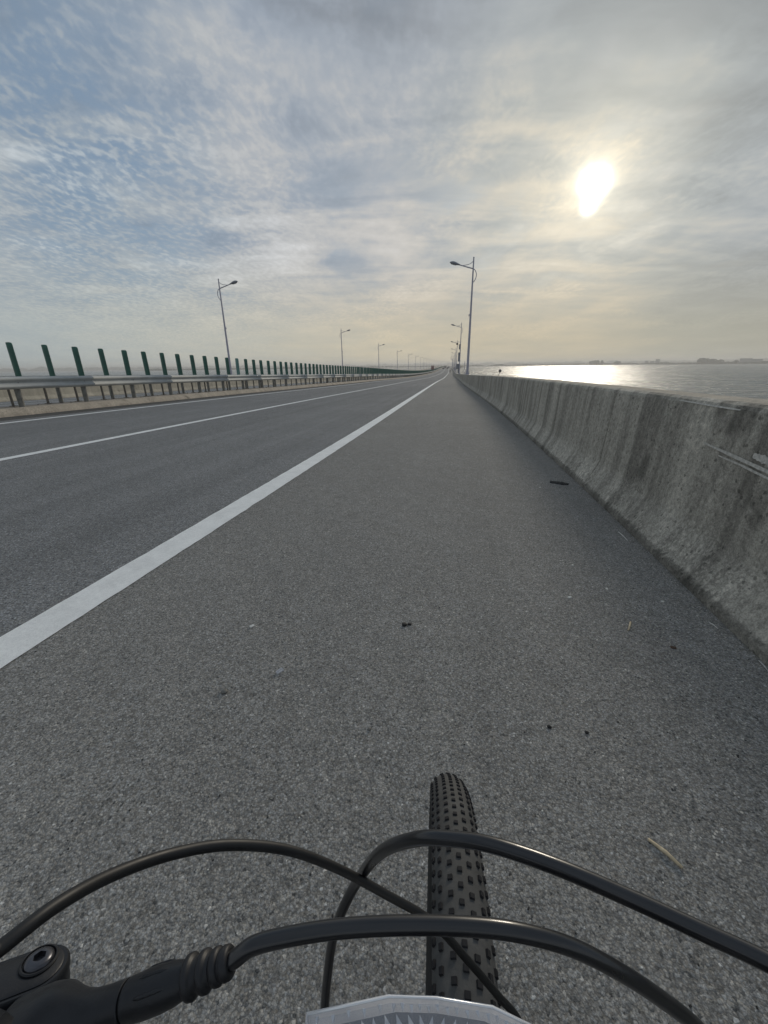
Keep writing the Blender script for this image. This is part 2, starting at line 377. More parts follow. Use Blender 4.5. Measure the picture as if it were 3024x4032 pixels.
# ------------------------------------------------------------------ road path (fitted alignment)
KN = [0, 20, 45, 80, 140, 250, 450, 800, 1050, 1500, 2600]
KK = [-3.829956, 0.014552, 0.444712, -0.289455, 0.166189, -0.134428, 0.097638, 0.110787, 0, 0, 0]
GG = [-0.009886, -0.020107, -0.017338, -0.019898, -0.011417, -0.001377, 0.003887, 0.002721, 0.0022, -0.006, -0.006]
def interp(x, xs, ys):
    if x <= xs[0]: return ys[0]
    for i in range(len(xs) - 1):
        if x <= xs[i + 1]:
            t = (x - xs[i]) / (xs[i + 1] - xs[i]); return ys[i] + t * (ys[i + 1] - ys[i])
    return ys[-1]
DS = 0.5; S_MIN = -14; N_T = int((2600 - S_MIN) / DS)
tab = []
def build_table():
    i0 = int(-S_MIN / DS)
    fw = []; psi, x, y, z, s = 0.194271, 0.0, 0.0, 0.0, 0.0
    st = (psi, x, y, z); fw.append(st)
    while s < 2590:
        k0, k1 = interp(s, KN, KK) * 1e-3, interp(s + DS, KN, KK) * 1e-3
        g0, g1 = interp(s, KN, GG), interp(s + DS, KN, GG)
        p1 = psi + (k0 + k1) / 2 * DS
        x += (math.sin(psi) + math.sin(p1)) / 2 * DS; y += (math.cos(psi) + math.cos(p1)) / 2 * DS
        z += (g0 + g1) / 2 * DS; psi = p1; s += DS; fw.append((psi, x, y, z))
    bw = []; psi, x, y, z = 0.194271, 0.0, 0.0, 0.0
    for i in range(i0):
        p1 = psi - KK[0] * 1e-3 * DS * 0.3
        x -= (math.sin(psi) + math.sin(p1)) / 2 * DS; y -= (math.cos(psi) + math.cos(p1)) / 2 * DS
        z -= GG[0] * DS; psi = p1; bw.append((psi, x, y, z))
    return bw[::-1] + fw
tab = build_table()
def at(s):
    q = (s - S_MIN) / DS; i = max(0, min(len(tab) - 2, int(math.floor(q)))); t = q - i
    a, b = tab[i], tab[i + 1]
    return [a[k] + (b[k] - a[k]) * t for k in range(4)]
def cross(wd):
    return -0.011994 * wd if wd > -12.4 else 0.1487 - 0.033 * (-12.4 - wd)
def pt(s, wd, z=0.0):
    psi, x, y, zz = at(s)
    return Vector((x + wd * math.cos(psi), y - wd * math.sin(psi), zz + cross(wd) + z))
def heading(s): return -at(s)[0]      # rotation about z that turns local +Y along the road
def stations(a, b):
    out = []; s = a
    while s < b:
        out.append(s); s += 0.5 if s < 12 else 1.0 if s < 60 else 3.0 if s < 250 else 8.0
    out.append(b); return out
def sweep(name, prof, a, b, mat, parent=None, closed=False, smooth=False, st=None, cap=False, jit=0.0):
    st = st or stations(a, b); vs = []; uvs = []; fs = []; n = len(prof)
    acc = [0.0]
    for i in range(1, n): acc.append(acc[-1] + math.hypot(prof[i][0] - prof[i - 1][0], prof[i][1] - prof[i - 1][1]))
    for s in st:
        for i, (wd, z) in enumerate(prof):
            p = pt(s, wd, z)
            if jit: 
                nz = mnoise.noise(Vector((s * 1.7, wd * 3, z * 3))) * jit; p += Vector((nz, 0, nz * 0.6 if z > 0.5 else 0))
            vs.append(p); uvs.append((s, acc[i]))
    for i in range(len(st) - 1):
        for j in range(n if closed else n - 1):
            k = (j + 1) % n; fs.append((i * n + j, i * n + k, (i + 1) * n + k, (i + 1) * n + j))
    if cap: fs.append(tuple(range(n))); fs.append(tuple((len(st) - 1) * n + j for j in range(n))[::-1])
    return mesh_obj(name, vs, fs, mat, parent, smooth, uvs)

S_END = 2500
# ------------------------------------------------------------------ structure
tag(sweep('shoulder', [(-1.765, 0), (-0.9, 0), (0, 0), (0.7, 0), (1.215, 0)], -12, S_END, M['shoulder']), kind='structure')
tag(sweep('road', [(-9.9, 0), (-7.5, 0), (-5.6, 0), (-3.7, 0), (-1.765, 0)], -12, S_END, M['lane']), kind='structure')
tag(sweep('gutter', [(-10.62, 0.0), (-9.9, 0.0)], -12, S_END, M['gutter']), kind='structure')
tag(sweep('road', [(-24.6, 0), (-21.5, 0), (-17.0, 0), (-13.0, 0), (-12.4, 0), (-12.0, 0)], -12, S_END, M['lane']), kind='structure')
for i, (c_, hw) in enumerate([(-1.765, 0.10), (-5.62, 0.075), (-9.40, 0.075), (-13.15, 0.075), (-16.95, 0.075), (-20.8, 0.10)]):
    st = stations(-12, S_END) if i else [q * 0.06 for q in range(-100, 200)] + stations(12, S_END)
    vs = []; fs = []
    for k, s in enumerate(st):
        e = 0.006 * mnoise.noise(Vector((s * 6, i, 0))) + 0.005 * mnoise.noise(Vector((s * 23, i, 5))) if (i == 0 and s < 12) else 0
        e2 = 0.006 * mnoise.noise(Vector((s * 6, i, 9))) + 0.005 * mnoise.noise(Vector((s * 23, i, 3))) if (i == 0 and s < 12) else 0
        vs += [pt(s, c_ - hw + e, 0.004), pt(s, c_ + hw + e2, 0.004)]
        if k: fs.append((2 * k - 2, 2 * k - 1, 2 * k + 1, 2 * k))
    tag(mesh_obj('lane_marking', vs, fs, M['paint']), kind='structure')
tag(sweep('bridge_deck', [(-25.15, -0.06), (-12.2, -0.12), (1.72, -0.06), (1.72, -0.5), (0.4, -1.6), (-24, -1.6), (-25.15, -0.5)], -12, S_END, M['far_wall'], closed=True), kind='structure')

# median kerb: kerb stones with open joints, fill between
mk = empty('median_kerb'); tag(mk, kind='structure')
kp = [(-10.60, 0.0), (-10.63, 0.05), (-10.76, 0.155), (-10.80, 0.17), (-10.95, 0.172), (-10.95, -0.05)]
kp2 = [(-12.06, 0.0), (-12.03, 0.05), (-11.95, 0.110), (-11.91, 0.125), (-11.84, 0.135), (-11.84, -0.05)]
s = -8.0; k = 0
while s < 330:
    L = 2.5 if s < 60 else 10.0
    for pr in (kp, kp2): sweep('kerb_stone', pr, s + 0.006, s + L - 0.006, M['kerb'], mk, st=[s + 0.006, s + L * 0.5, s + L - 0.006], cap=True)
    s += L
for pr in (kp, kp2): sweep('kerb_run', pr, s, S_END, M['kerb'], mk)
sweep('median_fill', [(-10.95, 0.162), (-11.5, 0.150), (-11.84, 0.127)], -8, S_END, M['median_fill'], mk)

# right hand parapet in cast panels
par = empty('concrete_parapet', pt(0, 1.45), label='stained grey concrete parapet along the right edge of the shoulder', cat='parapet')
pprof = [(1.203, 0.0), (1.207, 0.035), (1.222, 0.06), (1.255, 0.12), (1.300, 0.205), (1.312, 0.235), (1.320, 0.28), (1.338, 0.52), (1.352, 0.78), (1.362, 0.885), (1.372, 0.905), (1.395, 0.918), (1.50, 0.922), (1.665, 0.918), (1.698, 0.90), (1.705, 0.86), (1.71, -0.05)]
def panel(a, b, parent, prof, mat, jit):
    if b <= 16: st = [a + (b - a) * i / int((b - a) / 0.12) for i in range(int((b - a) / 0.12) + 1)]
    else: st = [a + (b - a) * i / max(2, int((b - a) / 1.5)) for i in range(max(2, int((b - a) / 1.5)) + 1)]
    o = sweep('wall_panel', prof, a, b, mat, None, st=st, cap=True, jit=jit)
    o.parent = parent; o.matrix_parent_inverse = Matrix.Translation(-parent.location)
    return o
joints = [-11.0, -3.5, 3.985] + [3.985 + 7.5 * i for i in range(1, 33)]
for a, b in zip(joints[:-1], joints[1:]): panel(a + 0.005, b - 0.005, par, pprof, M['parapet'], 0.0025)
o = sweep('wall_run', pprof, joints[-1] + 0.003, S_END, M['parapet']); o.parent = par; o.matrix_parent_inverse = Matrix.Translation(-par.location)
# pale scrapes left on the wall face, 2 mm proud
def wall_w(z): return interp(z, [q[1] for q in pprof[:12]], [q[0] for q in pprof[:12]])
def scrape(pts_, wid):
    vs = []; fs = []; N = 26
    for i in range(N + 1):
        t = i / N; q = t * (len(pts_) - 1); j = min(int(q), len(pts_) - 2); u = q - j
        s_ = pts_[j][0] + (pts_[j + 1][0] - pts_[j][0]) * u; z_ = pts_[j][1] + (pts_[j + 1][1] - pts_[j][1]) * u
        wd = wid * (0.25 + 0.75 * math.sin(math.pi * min(1, t * 0.6 + 0.12))) * (0.7 + 0.6 * abs(mnoise.noise(Vector((t * 14, wid * 90, 1)))))
        for q_ in (-1, 1): 
            zz = z_ + q_ * wd / 2; vs.append(pt(s_, wall_w(zz) - 0.007, zz))
        if i: fs.append((2 * i - 2, 2 * i - 1, 2 * i + 1, 2 * i))
    o = mesh_obj('scrape_mark', vs, fs, M['scrape']); o.parent = par; o.matrix_parent_inverse = Matrix.Translation(-par.location)
scrape([(2.50, 0.690), (2.25, 0.672), (2.0, 0.652), (1.75, 0.640)], 0.022)
scrape([(2.34, 0.650), (2.15, 0.640), (1.9, 0.618), (1.7, 0.60)], 0.014)
scrape([(2.10, 0.700), (1.95, 0.690), (1.7, 0.660)], 0.05)
scrape([(2.9, 0.893), (2.6, 0.888), (2.3, 0.886)], 0.010)

# opposite parapet
lp = empty('concrete_parapet', pt(0, -24.7), label='tan concrete parapet on the far side of the opposite carriageway', cat='parapet')
lprof = [(-24.95, -0.6), (-24.93, 0.83), (-24.9, 0.86), (-24.65, 0.86), (-24.60, 0.82), (-24.55, 0.24), (-24.43, 0.07), (-24.42, 0.0)]
for i in range(30):
    o = sweep('wall_panel', lprof, 0, 0, M['far_wall'], None, st=[-10 + i * 8 + 0.01 + q for q in (0, 2.6, 5.3, 7.98)], cap=True)
    o.parent = lp; o.matrix_parent_inverse = Matrix.Translation(-lp.location)
o = sweep('wall_run', lprof, 230, S_END, M['far_wall']); o.parent = lp; o.matrix_parent_inverse = Matrix.Translation(-lp.location)

# ------------------------------------------------------------------ water and far land
WZ = -7.5
def water():
    mt, n, b = new_mat('water'); tc = n.node('ShaderNodeTexCoord'); P_ = tc.outputs['Object']
    b.inputs['Base Color'].default_value = (0.085, 0.10, 0.092, 1); b.inputs['Roughness'].default_value = 0.13; b.inputs['IOR'].default_value = 1.333
    a = n.noise(n.mapping(P_, rot=(0, 0, 0.5), scale=(0.55, 0.95, 1)), 0.55, 5, 0.62, 0.3)
    c = n.noise(n.mapping(P_, rot=(0, 0, -0.3), scale=(0.8, 1.3, 1)), 1.9, 4, 0.6, 0.2)
    g = n.noise(n.mapping(P_, rot=(0, 0, 0.25), scale=(0.055, 0.11, 1)), 1.0, 4, 0.6, 0.5)
    h = n.math('ADD', n.math('ADD', a, n.math('MULTIPLY', c, 0.30)), n.math('MULTIPLY', g, 6.0))
    gust = n.noise(n.mapping(P_, loc=(7, 3, 0), rot=(0, 0, 0.35), scale=(0.16, 0.045, 1)), 1.0, 5, 0.65, 0.6)
    n.put(b.inputs['Roughness'], n.rng(gust, 0.36, 0.64, 0.10, 0.36, False))
    n.put(b.inputs['Base Color'], n.mix(n.rng(gust, 0.35, 0.65), (0.05, 0.062, 0.06), (0.13, 0.15, 0.14)))
    bump(n, b, h, 0.50, 1.0)
    return mt
M['water'] = water()
tag(mesh_obj('river_water', [(-9000, -600, WZ), (9000, -600, WZ), (9000, 9000, WZ), (-9000, 9000, WZ)], [(0, 1, 2, 3)], M['water']), kind='structure')
def az_at(px): return math.atan((px - 1512) / 1667.0)
def gp(px, dist, z): a = az_at(px); return Vector((math.sin(a) * dist, math.cos(a) * dist, z))
M['land'] = simple('shore_land', (0.07, 0.075, 0.05), 0.9, 0, 0.3, 0.02)
M['trees'] = simple('far_foliage', (0.035, 0.05, 0.03), 0.9, 0, 0.4, 0.08)
M['trunk'] = simple('far_bark', (0.06, 0.05, 0.04), 0.9)
M['building'] = simple('far_building', (0.30, 0.30, 0.31), 0.8, 0, 0.1, 0.05)
M['winglass'] = simple('far_window', (0.06, 0.07, 0.08), 0.3)
def shore(name, pts_, depth, h):
    """pts_: (px, distance); low bank rising behind the waterline"""
    vs = []; fs = []
    for i, (px, d) in enumerate(pts_):
        for dd, zz in ((0, WZ - 0.3), (3, WZ + h * 0.6), (30, WZ + h), (depth, WZ + h * 1.3)): vs.append(gp(px, d + dd, zz))
        if i:
            for j in range(3): fs.append(((i - 1) * 4 + j, (i - 1) * 4 + j + 1, i * 4 + j + 1, i * 4 + j))
    return tag(mesh_obj(name, vs, fs, M['land']), kind='structure')
shore('far_bank', [(520, 3000), (600, 2350), (1000, 2150), (1400, 2250), (1700, 2450), (1790, 2480)], 1500, 1.6)
shore('far_bank', [(1780, 2480), (2000, 2350), (2250, 2450), (2500, 2300), (2750, 2100), (3024, 2000), (3700, 1950), (4600, 2000)], 1500, 1.6)
shore('far_bank', [(-200, 5600), (300, 5200), (900, 4800), (1500, 4800), (2300, 4700), (3400, 4500)], 1500, 3)
ICO = []
bm = bmesh.new(); bmesh.ops.create_icosphere(bm, subdivisions=2, radius=1); bm.verts.index_update()
ICO = ([q.co.copy() for q in bm.verts], [tuple(v.index for v in f.verts) for f in bm.faces]); bm.free()
ICO1 = []
bm = bmesh.new(); bmesh.ops.create_icosphere(bm, subdivisions=1, radius=1); bm.verts.index_update()
ICO1 = ([q.co.copy() for q in bm.verts], [tuple(v.index for v in f.verts) for f in bm.faces]); bm.free()
def blob(mb, c, r, rz, seed, ic=None):
    vs, fs = ic or ICO1
    mb.add([Vector(c) + Vector((q.x * r, q.y * r, q.z * rz)) * (1 + 0.35 * mnoise.noise(q * 1.7 + Vector((seed, 0, 0)))) for q in vs], fs)
def woods(name, a, b, dist_fn, hmin, hmax, n, seed):
    rnd = random.Random(seed); mb = MB()
    for i in range(n):
        px = a + (b - a) * (i + rnd.random()) / n; d = dist_fn(px) + 8 + rnd.random() * 50
        h = hmin + (hmax - hmin) * (0.5 + 0.9 * mnoise.noise(Vector((px * 0.02, seed, 0))) + 0.25 * rnd.random())
        h = max(1.5, h)
        blob(mb, gp(px, d, WZ + h * 0.45), h * (0.75 + 0.6 * rnd.random()), h * 0.62, rnd.random() * 50)
    o = mb.build(name, M['trees'], smooth=True); return tag(o, kind='stuff')
dL = lambda px: interp(px, [520, 600, 1000, 1400, 1700, 1790], [3000, 2350, 2150, 2250, 2450, 2480])
dR = lambda px: interp(px, [1780, 2000, 2250, 2500, 2750, 3024, 3700, 4600], [2480, 2350, 2450, 2300, 2100, 2000, 1950, 2000])
tag(woods('shoreline_woods', 590, 1790, dL, 3, 10, 330, 3), 'dark tree line along the far bank left of the bridge', 'woods')
tag(woods('shoreline_woods', 1790, 2760, dR, 3, 10, 330, 5), 'hazy tree line along the far bank right of the bridge', 'woods')
tag(woods('shoreline_woods', 2760, 4500, dR, 4, 10, 300, 8), 'hazy tree line along the far bank at the right edge', 'woods')
tag(woods('distant_woods', 0, 3600, lambda px: 4900, 14, 34, 420, 11), 'faint blue grey band of woods behind the far bank', 'woods')

def far_tree(px, w_px, h_px, label, domed=True, seed=0):
    d = dR(px) + 12; k = d / 1667.0; R_ = w_px * k / 2; H = h_px * k
    base = gp(px, d, WZ + 0.9)
    t = empty('tree', base, label=label, cat='tree', group='trees standing above the far bank')
    mb = MB(); mb.tube([(0, 0, 0), (0.2, 0, H * 0.3), (0, 0.1, H * 0.55)], [R_ * 0.10, R_ * 0.07, R_ * 0.04], 7); mb.build('trunk', M['trunk'], t, True)
    rnd = random.Random(seed); mb = MB()
    for i in range(16):
        a = rnd.random() * 6.283; rr = R_ * 0.62 * math.sqrt(rnd.random()); z_ = H * (0.35 + 0.42 * rnd.random()) - rr * 0.15
        blob(mb, (rr * math.cos(a), rr * math.sin(a), z_), R_ * (0.30 + 0.2 * rnd.random()), H * (0.18 + 0.08 * rnd.random()), rnd.random() * 40, ICO)
    mb.build('crown', M['trees'], t, True)
for i, (px, wp, hp, lb) in enumerate([
    (2338, 22, 19, 'round tree on the far bank, left one of the pair above the sun glitter'),
    (2355, 20, 21, 'round tree on the far bank, right one of the pair above the sun glitter'),
    (2377, 13, 20, 'small round tree just right of the pair above the sun glitter'),
    (2438, 22, 16, 'low broad tree on the far bank between the round trees and the buildings'),
    (2760, 18, 20, 'leftmost tree of the big clump on the far bank at the right'),
    (2772, 22, 25, 'tallest tree of the big clump on the far bank at the right'),
    (2791, 20, 22, 'tree in the big clump, just right of its tallest tree'),
    (2816, 26, 22, 'wide tree in the right half of the big clump on the far bank'),
    (2842, 32, 20, 'rightmost tree of the big clump on the far bank'),
    (2906, 16, 15, 'lone small round tree between the big clump and the long building')]):
    far_tree(px, wp, hp * 0.8, lb, seed=i + 1)
def far_building(px, wpx, hpx, dist, label, roof='flat', nw=6):
    k = dist / 1667.0; W_ = wpx * k; H = hpx * k; t = empty('building', gp(px, dist, WZ + 1.0), -az_at(px), label, 'building')
    mb = MB(); mb.box((0, 0, H / 2), (W_, 14, H)); mb.build('wall', M['building'], t)
    mb = MB(); mb.box((0, 0, H + 0.4), (W_ * 1.02, 15, 0.8)); mb.build('roof', M['land'], t)
    rows = max(1, int(H / 6)); me = None
    for r_ in range(rows):
        for j in range(nw):
            x_ = -W_ / 2 + W_ * (j + 0.5) / nw; z_ = H * (r_ + 0.55) / rows
            if me is None:
                mb = MB(); mb.box((0, 0, 0), (W_ / nw * 0.5, 0.3, min(3, H / rows * 0.5))); o = mb.build('window', M['winglass'], t); me = o.data; o.location = (x_, -7.1, z_)
            else: inst('window', me, (x_, -7.1, z_), parent=t)
far_building(2943, 28, 14, 2060, 'long flat block on the far bank, left half of the pair at the right edge')
far_building(2975, 38, 12, 2080, 'long flat block on the far bank, right half of the pair at the right edge')
far_building(2595, 12, 15, 2400, 'boxy building rising behind the trees right of the sun glitter', nw=3)
far_building(2552, 10, 11, 2330, 'small pale building on the far bank right of the sun glitter', nw=3)
far_building(2575, 12, 9, 2330, 'low wide building on the far bank beside the small pale one', nw=3)
for i, (px, wp, hp, lb) in enumerate([(1640, 7, 11, 'faint tower block on the horizon left of the bridge, the left one of two'), (1652, 9, 10, 'faint tower block on the horizon left of the bridge, the right one of two'),
                                  (1864, 12, 11, 'faint tower block on the horizon just right of the nearest lamp post')]):
    far_building(px, wp, hp, 4700, lb, nw=3)

# ------------------------------------------------------------------ median guardrails
def child_of(o, parent):
    o.parent = parent; o.matrix_parent_inverse = Matrix.Translation(-parent.location) if parent.parent is None else Matrix()
    return o
def wbeam(a, b, w0, sgn, parent, name='beam'):
    pr = [(0.0, 0.908), (0.022, 0.902), (0.058, 0.885), (0.080, 0.868), (0.083, 0.845), (0.075, 0.822), (0.028, 0.785), (0.012, 0.768), (0.010, 0.752), (0.028, 0.732), (0.072, 0.700), (0.083, 0.676), (0.080, 0.655), (0.058, 0.634), (0.022, 0.612), (0.0, 0.604)]
    prof = [(w0 + sgn * d, z) for d, z in pr] + [(w0 + sgn * (d - 0.006), z) for d, z in pr[::-1]]
    n = max(2, int((b - a) / 2)); st = [a + (b - a) * i / n for i in range(n + 1)]
    o = sweep(name, prof, a, b, M['steel'], None, closed=True, smooth=False, st=st, cap=True)
    o.data.polygons.foreach_set('use_smooth', [True] * len(o.data.polygons))
    return child_of(o, parent)
def guardrail(w0, sgn, wpost, s0, label):
    g = empty('guardrail', pt(10, w0), label=label, cat='guardrail', group='steel guardrails on the median kerb')
    s = -6.0 + (s0 % 4)
    while s < 300:
        wbeam(s, s + 4.28, w0 + sgn * (0.006 if int(s / 4) % 2 else 0.0), sgn, g); s += 4.0
    wbeam(s, 2400, w0, sgn, g, 'beam_run')
    mb = MB(); mb.tube([(0, 0, 0.10), (0, 0, 0.80)], 0.066 if sgn > 0 else 0.055, 12); me = None
    s = s0 - 8; far = MB()
    while s < 800:
        p = pt(s, wpost)
        if s < 260:
            if me is None: o = mb.build('post', M['post'], None, True, 40); me = o.data
            else: o = inst('post', me)
            o.location = p; child_of(o, g)
            # block between post and beam
            if s < 90:
                if s == s0 - 8:
                    m2 = MB(); m2.box((sgn * (abs(w0 - wpost) / 2 + 0.02), 0, 0.755), (abs(w0 - wpost) * 0.9, 0.07, 0.20)); o2 = m2.build('spacer', M['steel'], None); mes = o2.data
                    m3 = MB(); m3.lathe([(0, 0.017), (0.010, 0.016), (0.014, 0.010)], (sgn * (abs(w0 - wpost) + 0.005), 0, 0.760), (sgn, 0, 0), 8); o3 = m3.build('bolt', M['dark'], None); meb = o3.data
                else: o2 = inst('spacer', mes); o3 = inst('bolt', meb)
                for q in (o2, o3): q.location = p; q.rotation_euler = (0, 0, heading(s)); child_of(q, g)
        else: far.tube([p + Vector((0, 0, 0.12)), p + Vector((0, 0, 0.8))], 0.066, 5)
        s += 2.0
    o = far.build('post_row', M['post']); child_of(o, g); o['kind'] = 'stuff'
guardrail(-11.035, 1, -11.12, 8.97, 'galvanised steel guardrail facing this carriageway on the median kerb')
guardrail(-11.86, -1, -11.78, 10.74, 'second guardrail of the median, behind the green boards')
# anti-glare boards on thin posts
gs = empty('glare_screen', pt(10, -11.6), label='row of upright green anti glare boards standing above the median guardrail', cat='glare screen')
bm = bmesh.new(); W2, T2, Z0, Z1, R_ = 0.095, 0.010, 0.86, 1.745, 0.035
outline = [(-W2, Z0), (W2, Z0)] + [(W2 - R_ + R_ * math.cos(a), Z1 - R_ + R_ * math.sin(a)) for a in (0, 0.5, 1.05, 1.57)] + [(-W2 + R_ - R_ * math.sin(a), Z1 - R_ + R_ * math.cos(a)) for a in (0, 0.5, 1.05, 1.57)]
bmb = MB()
bow = lambda x: 0.030 * (x / W2) ** 2
# curved board: columns across the width
cols = 6; vs = []; fs = []
def ztop(x): 
    d = abs(x) - (W2 - R_)
    return Z1 - (R_ - math.sqrt(max(0, R_ * R_ - d * d)) if d > 0 else 0)
xs = [-W2, -W2 + 0.012, -W2 * 0.5, 0, W2 * 0.5, W2 - 0.012, W2]
for side in (1, -1):
    for x in xs: vs += [(x, bow(x) + side * T2, Z0), (x, bow(x) + side * T2, ztop(x))]
n_ = len(xs)
for i in range(n_ - 1):
    fs.append((2 * i, 2 * i + 2, 2 * i + 3, 2 * i + 1)); k = 2 * n_
    fs.append((k + 2 * i, k + 2 * i + 1, k + 2 * i + 3, k + 2 * i + 2))
    fs.append((2 * i + 1, 2 * i + 3, k + 2 * i + 3, k + 2 * i + 1)); fs.append((2 * i, k + 2 * i, k + 2 * i + 2, 2 * i + 2))
fs += [(0, 1, 2 * n_ + 1, 2 * n_), (2 * n_ - 2, 4 * n_ - 2, 4 * n_ - 1, 2 * n_ - 1)]
bmb.add(vs, fs); bo = bmb.build('board', M['green']); bme = bo.data
bmp_ = bme.copy(); bmp_.materials.clear(); bmp_.materials.append(M['palegreen'])
tp = MB(); tp.box((0, 0.012, 0.53), (0.055, 0.03, 0.76)); tp.box((0, 0.012, 0.88), (0.10, 0.045, 0.05)); tp.box((0, 0.012, 0.165), (0.14, 0.12, 0.012)); to = tp.build('support_post', M['thin']); tme = to.data
far = MB(); rb = random.Random(4)
for k in range(-3, 780):
    s = 9.49 + k; p = pt(s, -11.6)
    if k < 292:
        if k == -3: o, t = bo, to
        else: o = inst('board', bmp_ if k == 12 else bme); t = inst('support_post', tme)
        if k == 12: o['label'] = 'pale faded green board'
        for q in (o, t): q.location = p; q.rotation_euler = (0, 0, heading(s)); child_of(q, gs)
        t.location = pt(s - 0.40, -11.55)
        o.rotation_euler = (rb.uniform(-0.012, 0.012), rb.uniform(-0.012, 0.012), heading(s) + rb.uniform(-0.10, 0.10))
    else:
        R2 = Matrix.Rotation(heading(s), 3, 'Z'); far.box(p + Vector((0, 0, 1.30)), (0.19, 0.03, 0.88), R2)
o = far.build('board_row', M['green']); child_of(o, gs); o['kind'] = 'stuff'

# ------------------------------------------------------------------ street lamps
def make_lamp():
    r = bpy.data.objects.new('street_lamp', None); link(r)
    H = 9.98
    mb = MB(); mb.tube([(0, 0, 0.02), (0, 0, H * 0.35), (0, 0, H * 0.7), (0, 0, H)], [0.125, 0.105, 0.08, 0.058], 14); mb.build('pole', M['pole'], r, True, 40)
    mb = MB(); mb.box((0, 0, 0.02), (0.42, 0.42, 0.04)); fl = mb.build('base_flange', M['pole'], r)
    for a in range(4):
        c, s_ = math.cos(a * math.pi / 2), math.sin(a * math.pi / 2); q = Vector((c, s_, 0)); t = Vector((-s_, c, 0)) * 0.008
        mb = MB(); base = [q * 0.11 + Vector((0, 0, 0.04)), q * 0.20 + Vector((0, 0, 0.04)), q * 0.11 + Vector((0, 0, 0.30))]
        mb.add([b_ + t for b_ in base] + [b_ - t for b_ in base], [(0, 1, 2), (5, 4, 3), (0, 3, 4, 1), (1, 4, 5, 2), (2, 5, 3, 0)]); mb.build('gusset', M['pole'], fl)
    mb = MB(); mb.lathe([(-0.02, 0.03), (0.01, 0.03), (0.03, 0.055), (0.07, 0.075), (0.11, 0.055), (0.14, 0.01)], (0, 0, H), (0, 0, 1), 12); mb.build('finial', M['pole'], r, True)
    za = H - 0.80
    mb = MB(); mb.tube(smoothpath([(0.02, 0, za), (-0.5, 0, za + 0.14), (-1.25, 0, za + 0.36)], 5), [0.05] * 6 + [0.045] * 5, 9); mb.build('arm', M['pole'], r, True)
    mb = MB(); mb.tube(smoothpath([(0, 0, H - 0.15), (-0.12, 0, H - 0.28), (-0.32, 0, H - 0.40), (-0.62, 0, H - 0.47), (-0.95, 0, za + 0.30)], 5), 0.026, 7); mb.build('brace', M['pole'], r, True)
    mb = MB(); mb.tube(smoothpath([(0.0, 0, za), (0.17, 0, za - 0.11), (0.28, 0, za - 0.32), (0.32, 0, za - 0.55), (0.26, 0, za - 0.82), (0.14, 0, za - 1.02), (0.0, 0, za - 1.14)], 5), 0.036, 8); mb.build('hoop', M['pole'], r, True)
    # lamp head: leaf shape
    d = Vector((-0.94, 0, 0.25)).normalized(); n2 = Vector((0, 1, 0)); u2 = d.cross(n2).normalized(); u2 = u2 if u2.z > 0 else -u2
    o_ = Vector((-1.22, 0, za + 0.35)); rings = [(0, .05, .05), (.06, .07, .06), (.18, .10, .075), (.36, .16, .115), (.56, .185, .135), (.74, .17, .12), (.88, .12, .075), (.95, .06, .035), (.97, .01, .01)]
    vs = []; fs = []; N = 14
    for t, wy, hz_ in rings:
        for j in range(N):
            a = 2 * math.pi * j / N; h_ = hz_ * (1.25 if math.sin(a) > 0 else 0.75)
            vs.append(o_ + d * t + n2 * math.cos(a) * wy + u2 * math.sin(a) * h_)
    for i in range(len(rings) - 1):
        for j in range(N): fs.append((i * N + j, i * N + (j + 1) % N, (i + 1) * N + (j + 1) % N, (i + 1) * N + j))
    fs.append(tuple(range(N))); fs.append(tuple((len(rings) - 1) * N + j for j in range(N)))
    mb = MB(); mb.add(vs, fs); hd = mb.build('lamp_head', M['lamphead'], r, True)
    mb = MB(); vs = [o_ + d * (0.58 + 0.27 * math.cos(a)) + n2 * 0.13 * math.sin(a) - u2 * 0.088 for a in [i * math.pi / 6 for i in range(12)]]; vs2 = [v_ - u2 * 0.018 for v_ in vs]
    mb.add(vs + vs2, [tuple(range(12)), tuple(range(23, 11, -1))] + [(i, (i + 1) % 12, 12 + (i + 1) % 12, 12 + i) for i in range(12)]); mb.build('lens', M['lens'], hd)
    mb = MB(); mb.box((-0.12, 0.0, 5.35), (0.10, 0.05, 0.12)); mb.box((-0.16, 0, 5.30), (0.05, 0.04, 0.16)); mb.build('fuse_box', M['pole'], r)
    return r
def copy_tree(o, parent=None):
    c = o.copy(); col.objects.link(c); c.parent = parent
    for ch in o.children: copy_tree(ch, c)
    return c
lamp0 = make_lamp(); used = False
ordR = ['tallest looking street lamp, nearest one on the right parapet', 'second street lamp on the right parapet, its pole hung with a camera and boxes', 'third street lamp along the right parapet', 'fourth street lamp along the right parapet', 'fifth street lamp along the right parapet'] + [q + ' small hazy street lamp along the right parapet' for q in ('sixth', 'seventh', 'eighth', 'ninth', 'tenth')]
ordL = ['nearest street lamp beyond the median, its pole rising behind the green boards', 'second street lamp along the far left parapet', 'third street lamp along the far left parapet', 'fourth street lamp along the far left parapet', 'fifth street lamp along the far left parapet', 'sixth street lamp along the far left parapet'] + [q + ' small hazy street lamp along the far left parapet' for q in ('seventh', 'eighth', 'ninth', 'tenth')]
for side, names in (('R', ordR), ('L', ordL)):
    for k in range(22):
        s = 42.73 + 49.79 * k + (1.92 if side == 'L' else 0); wd, zt = (1.56, 0.921) if side == 'R' else (-24.78, 0.861)
        o = lamp0 if not used else copy_tree(lamp0); used = True
        o.location = pt(s, wd, zt); o.rotation_euler = (0, 0, heading(s) + (math.pi if side == 'L' else 0))
        tag(o, names[k] if k < len(names) else ('small distant street lamp on the right parapet, past the tenth one' if side == 'R' else 'small distant street lamp on the far left parapet, past the tenth one'),
            'street lamp', 'street lamps along the right parapet' if side == 'R' else 'street lamps along the far left parapet')
